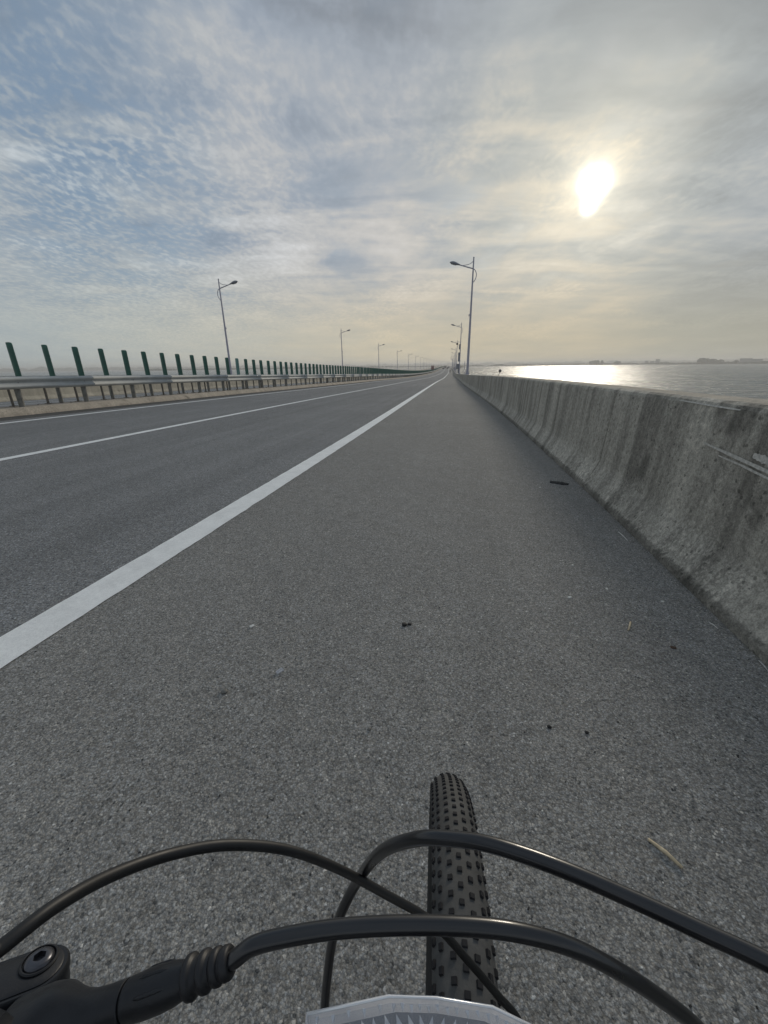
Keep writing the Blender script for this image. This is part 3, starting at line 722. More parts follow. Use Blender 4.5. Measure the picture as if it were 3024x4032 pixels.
# gear strapped to the second lamp post on the right
s2 = 42.73 + 49.79; P2 = pt(s2, 1.56, 0.921)
def on_post(name, z, parts, label, cat):
    t = empty(name, P2 + Vector((0, 0, z)), heading(s2), label, cat)
    for nm, mb, mt in parts: mb.build(nm, mt, t, nm in ('dome',))
    return t
a_ = MB().tube(smoothpath([(-0.09, 0, 0), (-0.35, 0, 0.10), (-0.62, 0, 0.06), (-0.70, 0, -0.10)], 5), 0.035, 7)
b_ = MB().lathe([(0, 0.05), (0.05, 0.17), (0.22, 0.19), (0.30, 0.17), (0.40, 0.10), (0.44, 0.02)], (-0.70, 0, -0.08), (0, 0, -1), 12)
on_post('surveillance_camera', 6.3, [('bracket', a_, M['pole']), ('dome', b_, M['dark'])], 'round surveillance camera on a curved arm on the second right hand lamp post', 'camera')
def gearbox(z, dx, d, label):
    a_ = MB().box((dx, 0, 0), d, bev=0.02); b_ = MB().box((dx / 2, 0, -d[2] * 0.2), (abs(dx) , 0.05, 0.05)); c_ = MB().box((dx, -d[1] / 2 - 0.012, 0), (d[0] * 0.8, 0.02, d[2] * 0.85))
    on_post('control_box', z, [('housing', a_, M['dark']), ('strap', b_, M['pole']), ('door', c_, M['lamphead'])], label, 'control box')['group'] = 'boxes strapped to the second right lamp post'
gearbox(5.45, -0.16, (0.26, 0.22, 1.0), 'tall narrow control box just under the surveillance camera')
gearbox(4.05, -0.22, (0.36, 0.26, 0.55), 'square control box halfway up the second lamp post')
gearbox(3.15, -0.24, (0.30, 0.22, 1.2), 'tallest control box, below the square one on the second lamp post')
gearbox(1.55, -0.36, (0.50, 0.16, 1.0), 'widest board shaped control box low on the second lamp post')
gearbox(0.62, -0.22, (0.26, 0.22, 0.70), 'lowest control box near the foot of the second lamp post')

# small round delineator on the parapet
dl = empty('delineator', pt(16.3, 1.66, 0.90), heading(16.3), 'small round dark reflector on a tilted stalk on the parapet top', 'delineator')
MB().tube([(-0.06, 0, 0.0), (-0.035, 0, 0.08), (0, 0, 0.15)], 0.011, 8).build('stalk', M['dark'], dl)
MB().lathe([(0, 0.052), (0.004, 0.056), (0.012, 0.056), (0.016, 0.050)], (0, -0.012, 0.195), (0, 1, 0), 20).build('disc', M['dark'], dl, True, 40)
MB().lathe([(0, 0.036), (0.004, 0.034)], (0, -0.0165, 0.195), (0, 1, 0), 16).build('reflector', M['bolt'], dl)
# slim marker mast on the outside of the parapet by the first lamp
mk2 = empty('marker_post', pt(43.5, 1.30, 0.92), heading(43.5), 'thin upright post just left of the nearest lamp post foot', 'post')
MB().tube([(0, 0, 0), (-0.02, 0, 1.25)], 0.022, 7).build('mast', M['pole'], mk2)
MB().box((-0.05, 0, 0.26), (0.36, 0.05, 0.03)).build('crossbar', M['pole'], mk2)

# ------------------------------------------------------------------ vehicles far along the road
M['carglass'] = simple('car_glass', (0.02, 0.022, 0.025), 0.12)
M['tail'] = simple('tail_light_red', (0.25, 0.02, 0.02), 0.3)
M['head'] = simple('headlamp_clear', (0.6, 0.6, 0.6), 0.2)
M['tyreblack'] = simple('car_tyre', (0.02, 0.02, 0.02), 0.8)
def car(s, wd, color, label, flip=False, hgt=1.45, length=4.5):
    mt = simple('car_paint', color, 0.3, 0.2, 0.03, 1.0, coat=0.5)
    t = empty('car', pt(s, wd, 0.01), heading(s) + (math.pi if flip else 0), label, 'car')
    L, W_, H = length, 1.82, hgt; k = H / 1.45
    side = [(-L/2, 0.35), (-L/2, 0.85 * k), (-L/2 + 0.25, 0.95 * k), (-L/2 + 0.75, 1.38 * k), (-0.3, H), (0.4, 1.40 * k), (1.15, 0.98 * k), (L/2 - 0.15, 0.78 * k), (L/2, 0.6 * k), (L/2, 0.30), (L/2 - .5, 0.22), (-L/2 + .4, 0.22)]
    vs = []; n = len(side)
    for x in (-1, 1):
        for (y, z) in side: vs.append((x * (W_ / 2 - (0.16 if z > 1.0 * k else 0.0)), y, z))
    fs = [tuple(range(n))[::-1], tuple(range(n, 2 * n))] + [(i, (i + 1) % n, n + (i + 1) % n, n + i) for i in range(n)]
    MB().add(vs, fs).build('body', mt, t)
    MB().add([(-0.70, -L/2 + 0.27, 0.99 * k), (0.70, -L/2 + 0.27, 0.99 * k), (0.62, -L/2 + 0.68, 1.34 * k), (-0.62, -L/2 + 0.68, 1.34 * k), (-0.70, -L/2 + 0.235, 1.0 * k), (0.70, -L/2 + 0.235, 1.0 * k), (0.62, -L/2 + 0.645, 1.35 * k), (-0.62, -L/2 + 0.645, 1.35 * k)], [(0, 1, 2, 3), (7, 6, 5, 4), (0, 4, 5, 1), (1, 5, 6, 2), (2, 6, 7, 3), (3, 7, 4, 0)]).build('rear_window', M['carglass'], t)
    MB().add([(-0.66, 1.12, 1.0 * k), (0.66, 1.12, 1.0 * k), (0.60, 0.48, 1.37 * k), (-0.60, 0.48, 1.37 * k), (-0.66, 1.15, 1.02 * k), (0.66, 1.15, 1.02 * k), (0.60, 0.51, 1.39 * k), (-0.60, 0.51, 1.39 * k)], [(3, 2, 1, 0), (4, 5, 6, 7), (0, 1, 5, 4), (1, 2, 6, 5), (2, 3, 7, 6), (3, 0, 4, 7)]).build('windscreen', M['carglass'], t)
    for x in (-1, 1):
        MB().box((x * 0.72, -L/2 - 0.01, 0.74 * k), (0.32, 0.05, 0.16)).build('tail_light', M['tail'], t)
        MB().box((x * 0.68, L/2 + 0.0, 0.60 * k), (0.36, 0.05, 0.14)).build('headlight', M['head'], t)
        for y in (-L/2 + 0.85, L/2 - 0.85):
            MB().lathe([(-0.11, 0.30), (-0.09, 0.33), (0.09, 0.33), (0.11, 0.30)], (x * 0.80, y, 0.33), (1, 0, 0), 16).build('wheel', M['tyreblack'], t)
    return t
car(442, -7.45, (0.03, 0.03, 0.035), 'dark car in the left lane ahead, nearest of the cars')
car(463, -3.3, (0.03, 0.033, 0.04), 'dark car in the right lane ahead, level with the nearest one', hgt=1.6)
car(560, -2.9, (0.12, 0.125, 0.13), 'grey car farther ahead beside the shoulder line')
car(640, -4.0, (0.05, 0.05, 0.05), 'farthest dark car, just above the other cars in the right lane')
car(395, -17.8, (0.6, 0.6, 0.6), 'white car on the opposite carriageway beyond the green boards', flip=True)
def truck(s, wd, cab_c, box_c, label, flip, H=3.6, W_=2.45, L=8.0):
    t = empty('truck', pt(s, wd, 0.01), heading(s) + (math.pi if flip else 0), label, 'truck')
    mc = simple('truck_cab_paint', cab_c, 0.45); mbx = simple('truck_box_paint', box_c, 0.6, 0, 0.15, 1.5)
    MB().box((0, -1.2, 0.95 + (H - 0.95) / 2), (W_, L - 2.4, H - 0.95), bev=0.04).build('cargo_box', mbx, t)
    MB().box((0, L / 2 - 1.2, 1.55), (W_ * 0.95, 1.9, 2.2), bev=0.12).build('cab', mc, t)
    MB().box((0, L / 2 - 0.24, 2.0), (W_ * 0.82, 0.04, 0.75)).build('windscreen', M['carglass'], t)
    MB().box((0, 0, 0.75), (0.9, L - 0.6, 0.3)).build('chassis', M['dark'], t)
    for x in (-1, 1):
        MB().box((x * 0.95, -L / 2 + 0.25, 0.85), (0.35, 0.06, 0.2)).build('tail_light', M['tail'], t)
        MB().box((x * 0.9, L / 2 - 0.23, 0.85), (0.3, 0.06, 0.2)).build('headlight', M['head'], t)
        for y in (-2.6, -1.5, 2.6): MB().lathe([(-0.14, 0.44), (0.14, 0.44)], (x * (W_ / 2 - 0.16), y, 0.46), (1, 0, 0), 14).build('wheel', M['tyreblack'], t)
truck(524, -6.6, (0.12, 0.12, 0.12), (0.17, 0.17, 0.16), 'grey box truck in the left lane ahead, behind the nearest car', False, 2.9, 2.3, 7)
truck(368, -15.7, (0.28, 0.06, 0.05), (0.22, 0.13, 0.12), 'dull red truck coming along the opposite carriageway', True, 3.9, 2.5, 9)
# rider on the shoulder
sc_ = empty('scooter', pt(236, -0.9, 0.01), heading(236), 'small dark scooter ridden along the shoulder far ahead', 'scooter')
for y in (-0.62, 0.62): MB().lathe([(-0.05, 0.20), (-0.04, 0.24), (0.04, 0.24), (0.05, 0.20)], (0, y, 0.24), (1, 0, 0), 14).build('wheel', M['tyreblack'], sc_)
MB().box((0, -0.35, 0.52), (0.30, 0.85, 0.34), bev=0.06).box((0, 0.12, 0.28), (0.32, 0.6, 0.08), bev=0.02).box((0, 0.50, 0.62), (0.34, 0.10, 0.70), bev=0.03).build('body', M['dark'], sc_)
MB().box((0, -0.36, 0.73), (0.28, 0.70, 0.09), bev=0.03).build('seat', M['black_scrap'], sc_)
MB().tube([(-0.34, 0.36, 1.02), (0, 0.45, 1.0), (0.34, 0.36, 1.02)], 0.018, 6).build('handlebar', M['dark'], sc_)
MB().box((0, -0.80, 0.60), (0.16, 0.04, 0.08)).build('tail_light', M['tail'], sc_)
J = [((0, -0.38, 0.86), 0.15), ((0, -0.36, 1.10), 0.15), ((0, -0.32, 1.34), 0.16), ((0, -0.30, 1.47), 0.06), ((0, -0.28, 1.60), 0.105),
     ((-0.19, -0.31, 1.38), 0.065), ((-0.27, -0.10, 1.18), 0.05), ((-0.32, 0.30, 1.06), 0.04), ((0.19, -0.31, 1.38), 0.065), ((0.27, -0.10, 1.18), 0.05), ((0.32, 0.30, 1.06), 0.04),
     ((-0.11, -0.30, 0.84), 0.10), ((-0.17, 0.10, 0.80), 0.075), ((-0.15, 0.08, 0.40), 0.05), ((-0.15, 0.22, 0.35), 0.045), ((0.11, -0.30, 0.84), 0.10), ((0.17, 0.10, 0.80), 0.075), ((0.15, 0.08, 0.40), 0.05), ((0.15, 0.22, 0.35), 0.045)]
Ed = [(0, 1), (1, 2), (2, 3), (3, 4), (2, 5), (5, 6), (6, 7), (2, 8), (8, 9), (9, 10), (0, 11), (11, 12), (12, 13), (13, 14), (0, 15), (15, 16), (16, 17), (17, 18)]
def person_mesh():
    mb = MB()
    vs, fs = ICO
    for a, b in Ed:
        A_, B_ = Vector(J[a][0]), Vector(J[b][0]); mb.tube([A_, (A_ + B_) / 2, B_], [J[a][1], (J[a][1] + J[b][1]) / 2, J[b][1]], 10)
    for p, r in J: mb.add([Vector(p) + q * r for q in vs], fs)
    return mb
M['jacket'] = simple('dark_jacket', (0.035, 0.04, 0.05), 0.8)
pm = person_mesh().build('person', M['jacket'], None, True)
rm = pm.modifiers.new('remesh', 'REMESH'); rm.mode = 'VOXEL'; rm.voxel_size = 0.035
pm.location = pt(236, -0.9, 0.01); pm.rotation_euler = (0, 0, heading(236)); tag(pm, 'person in dark clothes riding the scooter along the shoulder', 'person')
hm = MB(); hm.add([Vector((0, -0.28, 1.63)) + Vector((q.x * 0.125, q.y * 0.14, max(q.z, -0.35) * 0.13)) for q in ICO[0]], ICO[1]); hm.build('helmet', M['tail'], pm, True)

# ------------------------------------------------------------------ the bicycle
bike = empty('bicycle', (0.0497, 0.1057, 0.0), label='black bicycle front end seen by its rider: front tyre, three looping hoses and brake lever', cat='bicycle')
def bpart(mb, name, mat, parent=bike, smooth=True, sharp=None):
    return child_of(mb.build(name, mat, None, smooth, sharp), parent)
YAW, LEAN, RT = 0.12206, -0.0091, 0.34745
hub = Vector((0.04968, 0.10571, RT))
Hd = Vector((math.sin(YAW), math.cos(YAW), 0)); Lt = Vector((math.cos(YAW), -math.sin(YAW), 0)); Up = Vector((0, 0, 1))
Lt2 = (Lt * math.cos(LEAN) - Up * math.sin(LEAN)); Up2 = (Up * math.cos(LEAN) + Lt * math.sin(LEAN))
def wp(T, a, b):     # wheel point: angle, radius, sideways
    return hub + (Hd * math.cos(T) + Up2 * math.sin(T)) * a + Lt2 * b
A0, TR = RT - 0.0236, 0.0218
vs = []; fs = []; NT_, NP = 144, 20
for i in range(NT_):
    T = 2 * math.pi * i / NT_
    for j in range(NP):
        ph = math.radians(-140 + 280 * j / (NP - 1)); vs.append(wp(T, A0 + TR * math.cos(ph), TR * 1.04 * math.sin(ph)))
for i in range(NT_):
    for j in range(NP - 1): fs.append((i * NP + j, i * NP + j + 1, ((i + 1) % NT_) * NP + j + 1, ((i + 1) % NT_) * NP + j))
tyre = bpart(MB().add(vs, fs), 'tyre', M['tyre'])
tyre.data.materials.append(M['sidewall'])
for i_, pl_ in enumerate(tyre.data.polygons): pl_.material_index = 1 if abs(-140 + 280 * ((i_ % (NP - 1)) + 0.5) / (NP - 1)) > 76 else 0
def knob_mesh(dx, dy, h):
    b_ = MB(); b_.add([(-dx, -dy, -0.001), (dx, -dy, -0.001), (dx, dy, -0.001), (-dx, dy, -0.001), (-dx * .88, -dy * .85, h), (dx * .88, -dy * .85, h), (dx * .88, dy * .85, h), (-dx * .88, dy * .85, h)],
        [(0, 3, 2, 1), (4, 5, 6, 7), (0, 1, 5, 4), (1, 2, 6, 5), (2, 3, 7, 6), (3, 0, 4, 7)]); return b_
cols_ = [(0, 0.0, 'c'), (-21, 0.5, 'c'), (21, 0.5, 'c'), (-45, 0.0, 's'), (45, 0.0, 's'), (-66, 0.5, 's'), (66, 0.5, 's')]
kmesh = {}; NK = 168; farmb = MB(); shp = {'c': (0.0021, 0.0022, 0.0014), 's': (0.0017, 0.0024, 0.0016)}
for ph, off_, kd in cols_:
    for i in range(NK):
        T = 2 * math.pi * (i + off_) / NK; dg = math.degrees(T) % 360; p_ = math.radians(ph)
        er = (Hd * math.cos(T) + Up2 * math.sin(T)); et = (-Hd * math.sin(T) + Up2 * math.cos(T))
        nz_ = er * math.cos(p_) + Lt2 * math.sin(p_); xx = (Lt2 * math.cos(p_) - er * math.sin(p_)); pos = wp(T, A0 + TR * math.cos(p_), TR * 1.04 * math.sin(p_))
        R3 = Matrix((xx, nz_.cross(xx), nz_)).transposed()
        if 18 <= dg <= 107:
            if kd not in kmesh: o = knob_mesh(*shp[kd]).build('knob', M['knob'], None); kmesh[kd] = o.data
            else: o = bpy.data.objects.new('knob', kmesh[kd]); link(o)
            mm = R3.to_4x4(); mm.translation = pos; o.parent = tyre; o.matrix_parent_inverse = Matrix(); o.matrix_basis = mm
        else:
            q = knob_mesh(*shp[kd]); farmb.add([R3 @ v_ + pos for v_ in q.v], q.f)
o = bpart(farmb, 'knob_rows', M['knob'], tyre, False); o['kind'] = 'stuff'
prof = [(0.0, 0.0)]
rim_vs = []; rim_fs = []; rp = [(A0 - 0.010, -0.015), (A0 - 0.014, -0.0155), (A0 - 0.026, -0.011), (A0 - 0.030, 0), (A0 - 0.026, 0.011), (A0 - 0.014, 0.0155), (A0 - 0.010, 0.015)]
for i in range(96):
    for a, b in rp: rim_vs.append(wp(2 * math.pi * i / 96, a, b))
for i in range(96):
    for j in range(7): rim_fs.append((i * 7 + j, i * 7 + (j + 1) % 7, ((i + 1) % 96) * 7 + (j + 1) % 7, ((i + 1) % 96) * 7 + j))
rim = bpart(MB().add(rim_vs, rim_fs), 'rim', M['rim'])
for i in range(28):
    T = 2 * math.pi * i / 28; sg = 1 if i % 2 else -1; T2 = T + (0.9 if (i // 2) % 2 else -0.9)
    bpart(MB().tube([wp(T, A0 - 0.028, 0.002 * sg), wp(T2, 0.026, 0.028 * sg)], 0.001, 5), 'spoke', M['bolt'], rim)
bpart(MB().lathe([(-0.05, 0.010), (-0.032, 0.010), (-0.031, 0.029), (-0.027, 0.029), (-0.024, 0.015), (0.024, 0.015), (0.027, 0.029), (0.031, 0.029), (0.032, 0.010), (0.05, 0.010)], hub, Lt2), 'hub', M['rim'], bike, True, 40)
st_ax = (Up * math.cos(math.radians(20)) - Hd * math.sin(math.radians(20))).normalized()
ax0 = hub - Hd * 0.045
def axp(t): return ax0 + st_ax * t
for sg in (-1, 1):
    bpart(MB().tube([hub + Lt2 * 0.062 * sg, axp(0.10) + Lt2 * 0.066 * sg, axp(0.43) + Lt2 * 0.066 * sg], [0.014, 0.021, 0.017], 14), 'fork_leg', M['rim'])
bpart(MB().tube([axp(0.43) - Lt2 * 0.068, axp(0.445), axp(0.43) + Lt2 * 0.068], [0.022, 0.026, 0.022], 12), 'fork_crown', M['rim'])
bpart(MB().tube([axp(0.45), axp(0.60)], 0.022, 18), 'head_tube', M['rim'])
bc = Vector((0.025, -0.045, 0.925))
bpart(MB().tube([axp(0.60), axp(0.625)], 0.018, 16).tube([axp(0.615), bc], [0.019, 0.018], 14), 'stem', M['rim'])
bpart(MB().tube(smoothpath([bc + Lt * -0.34 - Hd * 0.06 + Up * 0.0, bc + Lt * -0.12 - Up * 0.005, bc, bc + Lt * 0.12, bc + Lt * 0.34 - Hd * 0.06], 6), 0.0135, 16), 'handlebar', M['rim'])
for sg in (-1, 1): bpart(MB().tube([bc + Lt * 0.21 * sg - Hd * 0.026, bc + Lt * 0.34 * sg - Hd * 0.06], 0.0165, 16), 'grip', M['rubber'])

hA = [(-0.1025, 0.0431, 0.9417), (-0.0941, 0.0542, 0.94), (-0.0898, 0.065, 0.9348), (-0.0856, 0.0778, 0.9232), (-0.0759, 0.0902, 0.9106), (-0.0614, 0.0997, 0.8986), (-0.0426, 0.108, 0.8806), (-0.023, 0.1134, 0.8576), (-0.0013, 0.1153, 0.8339), (0.0211, 0.1148, 0.8121), (0.0409, 0.111, 0.7845), (0.0563, 0.1078, 0.7611), (0.0707, 0.1037, 0.7384), (0.0903, 0.0885, 0.6884)]
hB = [(0.1191, 0.0455, 0.9192), (0.1117, 0.0524, 0.9177), (0.1047, 0.0598, 0.9148), (0.0917, 0.0669, 0.9138), (0.0767, 0.0743, 0.9136), (0.0561, 0.0823, 0.9152), (0.0371, 0.0894, 0.9142), (0.0241, 0.0942, 0.9099), (0.0108, 0.0995, 0.9011), (-0.0031, 0.1094, 0.8759), (-0.0152, 0.1227, 0.8308), (-0.0247, 0.1226, 0.8045), (-0.0304, 0.1211, 0.7828), (-0.0338, 0.1181, 0.7603), (-0.0364, 0.114, 0.7374), (-0.0379, 0.1081, 0.7126), (-0.0386, 0.0814, 0.6546)]
hC = [(-0.0450, 0.0545, 0.9292), (-0.0395, 0.0551, 0.9313), (-0.0341, 0.0564, 0.9346), (-0.0245, 0.0572, 0.9367), (-0.0117, 0.0578, 0.9383), (0.0043, 0.058, 0.9389), (0.0203, 0.0578, 0.9384), (0.033, 0.0572, 0.9368), (0.0462, 0.0565, 0.9318), (0.0589, 0.0555, 0.9233), (0.072, 0.0545, 0.9119), (0.0859, 0.0533, 0.8972), (0.1042, 0.0531, 0.8676), (0.1055, 0.0531, 0.80)]
o = bpart(MB().tube(smoothpath([(-0.16, -0.02, 0.935)] + hA + [(0.10, 0.06, 0.60)], 8), 0.0019, 18), 'cable_housing', M['hose_matte']); o['label'] = 'thin matte black cable housing arching in from the left'
o = bpart(MB().tube(smoothpath([(0.21, -0.03, 0.925)] + hB, 8), 0.0025, 20), 'brake_hose', M['hose']); o['label'] = 'glossy black hose looping from the right over the tyre'
o = bpart(MB().tube(smoothpath(hC, 8), 0.0020, 24), 'brake_hose', M['hose']); o['label'] = 'thickest looking black hose leaving the ribbed boot'

# brake lever body with ribbed boot
L0 = Vector((-0.06582, 0.05175, 0.92182)); L3 = Vector((-0.04124, 0.0549, 0.9304)); la = (L3 - L0).normalized()
def lathe_on(prof, name, mat, parent, n=36, sharp=35): return bpart(MB().lathe(prof, L0, la, n), name, mat, parent, True, sharp)
body = lathe_on([(-0.030, 0.0085), (-0.022, 0.0088), (-0.0185, 0.0082), (-0.0155, 0.0066), (-0.0125, 0.0053), (-0.0095, 0.0046), (-0.006, 0.0043), (-0.002, 0.00425), (-0.0004, 0.00425), (-0.0002, 0.0041)], 'brake_lever_body', M['blackplastic'], bike)
lathe_on([(-0.0004, 0.0037), (0.0006, 0.0037)], 'joint_ring', M['hose_matte'], body)
sl = lathe_on([(0.0004, 0.0041), (0.0006, 0.00425), (0.0025, 0.0043), (0.0055, 0.00443), (0.0090, 0.00440), (0.0125, 0.0041), (0.0150, 0.0036), (0.0163, 0.0034)], 'sleeve', M['blackplastic'], bike)
for a_s in (-0.5, 0.35, 1.2, 2.6):      # pressed flutes along the sleeve
    q_ = la.cross(Vector((0, 0, 1))).normalized(); q2 = la.cross(q_)
    dr = (-q2 * math.cos(a_s) - q_ * math.sin(a_s)).normalized()
    bpart(MB().tube([L0 + la * 0.003 + dr * 0.0038, L0 + la * 0.006 + dr * 0.00435, L0 + la * 0.0105 + dr * 0.0042, L0 + la * 0.0135 + dr * 0.0036], [0.0002, 0.00045, 0.00045, 0.0002], 8), 'flute', M['blackplastic'], sl)
ribs = [(0.0160, 0.0030)]
for t, R0, gr in ((0.01625, 0.00438, 0.00330), (0.0200, 0.00413, 0.00315), (0.0232, 0.00370, 0.00312)):
    ribs += [(t - 0.0001, R0 - 0.0008), (t + 0.0001, R0 - 0.0002), (t + 0.0004, R0), (t + 0.0013, R0), (t + 0.0017, R0 - 0.0003), (t + 0.0019, R0 - 0.0007), (t + 0.0023, gr), (t + 0.0029, gr)]
ribs += [(0.0258, 0.0031), (0.0261, 0.0034), (0.0272, 0.0033), (0.0277, 0.0029), (0.0278, 0.0021)]
lathe_on(ribs, 'ribbed_boot', M['rubber'], bike, 40, 50)
# reservoir head, its cap and bolt face the rider
boltc = Vector((-0.10412, 0.0651, 0.90595)); cn = Vector((0.095, 0.387, 0.917)).normalized()
pu = Vector((0.9955, -0.0369, -0.0875)); pv_ = Vector((0, 0.9213, -0.3888))
capc = boltc + pu * 0.0012 - pv_ * 0.0013
cu = (pu * 0.86 + pv_ * 0.51).normalized(); cv = cn.cross(cu)
def stadium(R_, Lx, off=0.0, n=14):
    out = []
    for i in range(n + 1): a = -math.pi / 2 + math.pi * i / n; out.append((R_ * math.cos(a), R_ * math.sin(a)))
    for i in range(n + 1): a = math.pi / 2 + math.pi * i / n; out.append((-Lx + R_ * math.cos(a), R_ * math.sin(a)))
    return out
def loft(layers, name, mat, parent, sharp=40):
    mb = MB(); vs = []; fs = []
    for R_, Lx, d in layers: vs += [capc + cu * x + cv * y + cn * d for x, y in stadium(R_, Lx)]
    n = len(stadium(1, 1))
    for i in range(len(layers) - 1):
        for j in range(n): fs.append((i * n + j, i * n + (j + 1) % n, (i + 1) * n + (j + 1) % n, (i + 1) * n + j))
    fs.append(tuple(range(n))); fs.append(tuple((len(layers) - 1) * n + j for j in range(n))[::-1])
    return bpart(mb.add(vs, fs), name, mat, parent, True, sharp)
loft([(0.0066, 0.030, 0.0), (0.0073, 0.030, -0.0007), (0.0075, 0.030, -0.0018), (0.0074, 0.030, -0.0040), (0.0078, 0.031, -0.006), (0.0080, 0.031, -0.011), (0.0074, 0.031, -0.018), (0.0050, 0.030, -0.024)], 'reservoir', M['blackplastic'], body)
capp = loft([(0.0054, 0.030, 0.0004), (0.0058, 0.030, 0.0002), (0.0058, 0.030, -0.0002)], 'reservoir_cap', M['blackplastic'], body)
bpart(MB().lathe([(0, 0.0046), (0.0004, 0.0046), (0.0007, 0.0043), (0.0007, 0.0040), (-0.0002, 0.0039)], boltc + cn * 0.0004, cn, 36, False), 'washer', M['rubber'], body, True, 40)
hexv = []; bo_ = boltc + cn * 0.0004
mb = MB(); N = 36
def ring(R_, d, hexa=False):
    out = []
    for i in range(N):
        a = 2 * math.pi * i / N; r_ = R_
        if hexa: r_ = R_ * math.cos(math.pi / 6) / math.cos(((a + math.pi / 6) % (math.pi / 3)) - math.pi / 6)
        out.append(bo_ + cu * r_ * math.cos(a) + cv * r_ * math.sin(a) + cn * d)
    return out
lay = ring(0.0037, 0.0) + ring(0.0035, 0.0008) + ring(0.0028, 0.0013) + ring(0.0020, 0.0015) + ring(0.00165, 0.0015, True) + ring(0.0015, 0.0001, True)
fs = [(i * N + j, i * N + (j + 1) % N, (i + 1) * N + (j + 1) % N, (i + 1) * N + j) for i in range(5) for j in range(N)] + [tuple(5 * N + j for j in range(N))]
bpart(mb.add(lay, fs), 'bolt', M['bolt'], body, True, 45)
bpart(MB().tube([L0 - la * 0.03, bc - Lt * 0.15], [0.010, 0.012], 14), 'lever_clamp', M['blackplastic'], body)

# clear front reflector with prism field
def clear():
    mt, n, b = new_mat('clear_plastic'); b.inputs['Base Color'].default_value = (0.95, 0.96, 1.0, 1); b.inputs['Roughness'].default_value = 0.08; b.inputs['Specular IOR Level'].default_value = 0.9
    tr = n.node('ShaderNodeBsdfTransparent'); tr.inputs[0].default_value = (0.96, 0.97, 0.98, 1); mx = n.node('ShaderNodeMixShader')
    fz = n.node('ShaderNodeFresnel'); fz.inputs[0].default_value = 1.5
    n.put(mx.inputs[0], n.math('ADD', n.math('MULTIPLY', fz.outputs[0], 0.8), 0.13, clamp=True)); n.l.new(tr.outputs[0], mx.inputs[1]); n.l.new(b.outputs[0], mx.inputs[2])
    out = [q for q in n.n if q.type == 'OUTPUT_MATERIAL'][0]; n.l.new(mx.outputs[0], out.inputs[0]); return mt
def prism_mat():
    mt, n, b = new_mat('prism_plastic'); b.inputs['Base Color'].default_value = (0.93, 0.94, 0.96, 1); b.inputs['Roughness'].default_value = 0.14
    b.inputs['Metallic'].default_value = 0.35; b.inputs['Roughness'].default_value = 0.22; return mt
M['clear'] = clear(); M['prism'] = prism_mat(); M['backing'] = simple('reflector_backing', (0.03, 0.034, 0.05), 0.5)
ref = empty('reflector_root', (0, 0, 0)); bpy.data.objects.remove(ref)
fr = [(-0.0339, 0.0809, 0.8273), (-0.0006, 0.0833, 0.8336), (0.0188, 0.0831, 0.8325), (0.0412, 0.0816, 0.829), (0.0600, 0.0786, 0.8195)]
fr = [Vector(q) for q in fr]; low = [Vector((q.x, q.y - 0.004, 0.792 + 0.02 * abs(i - 2) / 2 * 0.3)) for i, q in enumerate(fr)][::-1]
loop = fr + low; cen = sum(loop, Vector()) / len(loop)
back = Vector((0, -0.0125, -0.0015))
inner = [cen + (q - cen) * 0.965 for q in loop]; n = len(loop)
vs = loop + [q + back for q in loop] + [q + back for q in inner] + [q + back * 0.15 for q in inner]
fs = []
for a in range(3):
    for j in range(n): fs.append((a * n + j, a * n + (j + 1) % n, (a + 1) * n + (j + 1) % n, (a + 1) * n + j))
fs += [tuple(range(n)), tuple(3 * n + j for j in range(n))]
shell = bpart(MB().add(vs, fs), 'front_reflector', M['clear'], bike, False); shell['label'] = 'clear faceted front reflector at the bottom of the view'
# short ribs inside the rim wall
def rimpt(t):
    q = t * 4; i = min(int(q), 3); return fr[i].lerp(fr[i + 1], q - i)
edge = [cen + (q - cen) * 0.985 for q in loop]
bpart(MB().tube([q + Vector((0, -0.0005, 0)) for q in edge], 0.0005, 8, closed=True).tube([q + back for q in edge], 0.0007, 8, closed=True), 'rim_highlight', M['prism'], shell)  # pale tubes standing in for highlights on the rim's bevelled edges
# dark core under the clear rim
core_f = [cen + (q - cen) * 0.84 + Vector((0, -0.0030, -0.0)) for q in loop]; core_b = [q + Vector((0, -0.0130, 0)) for q in core_f]
bpart(MB().add(core_f + core_b, [tuple(range(n)), tuple(range(2 * n - 1, n - 1, -1))] + [(j, (j + 1) % n, n + (j + 1) % n, n + j) for j in range(n)]), 'backing', M['backing'], shell, False)
rme = None
for k in range(21):
    e0 = rimpt((k + 0.5) / 21.0); p = e0 + (cen - e0).normalized() * 0.0016
    m_ = MB(); m_.add([(-0.0008, 0, 0.0), (0.0008, 0, 0.0), (0.0001, -0.0024, 0.0002), (-0.0008, 0.0, -0.0012), (0.0008, 0.0, -0.0012), (0.0001, -0.0022, -0.0008)], [(0, 1, 2), (5, 4, 3), (0, 3, 4, 1), (1, 4, 5, 2), (2, 5, 3, 0)])
    if rme is None: o = m_.build('rib', M['prism'], None); rme = o.data
    else: o = inst('rib', rme)
    o.location = p + Vector((0, -0.0014 - 0.0004 * (k % 2), 0)); o.rotation_euler = (rb.uniform(-0.3, 0.5), rb.uniform(-0.3, 0.3), rb.uniform(-0.15, 0.15)); child_of(o, shell)
pme = None
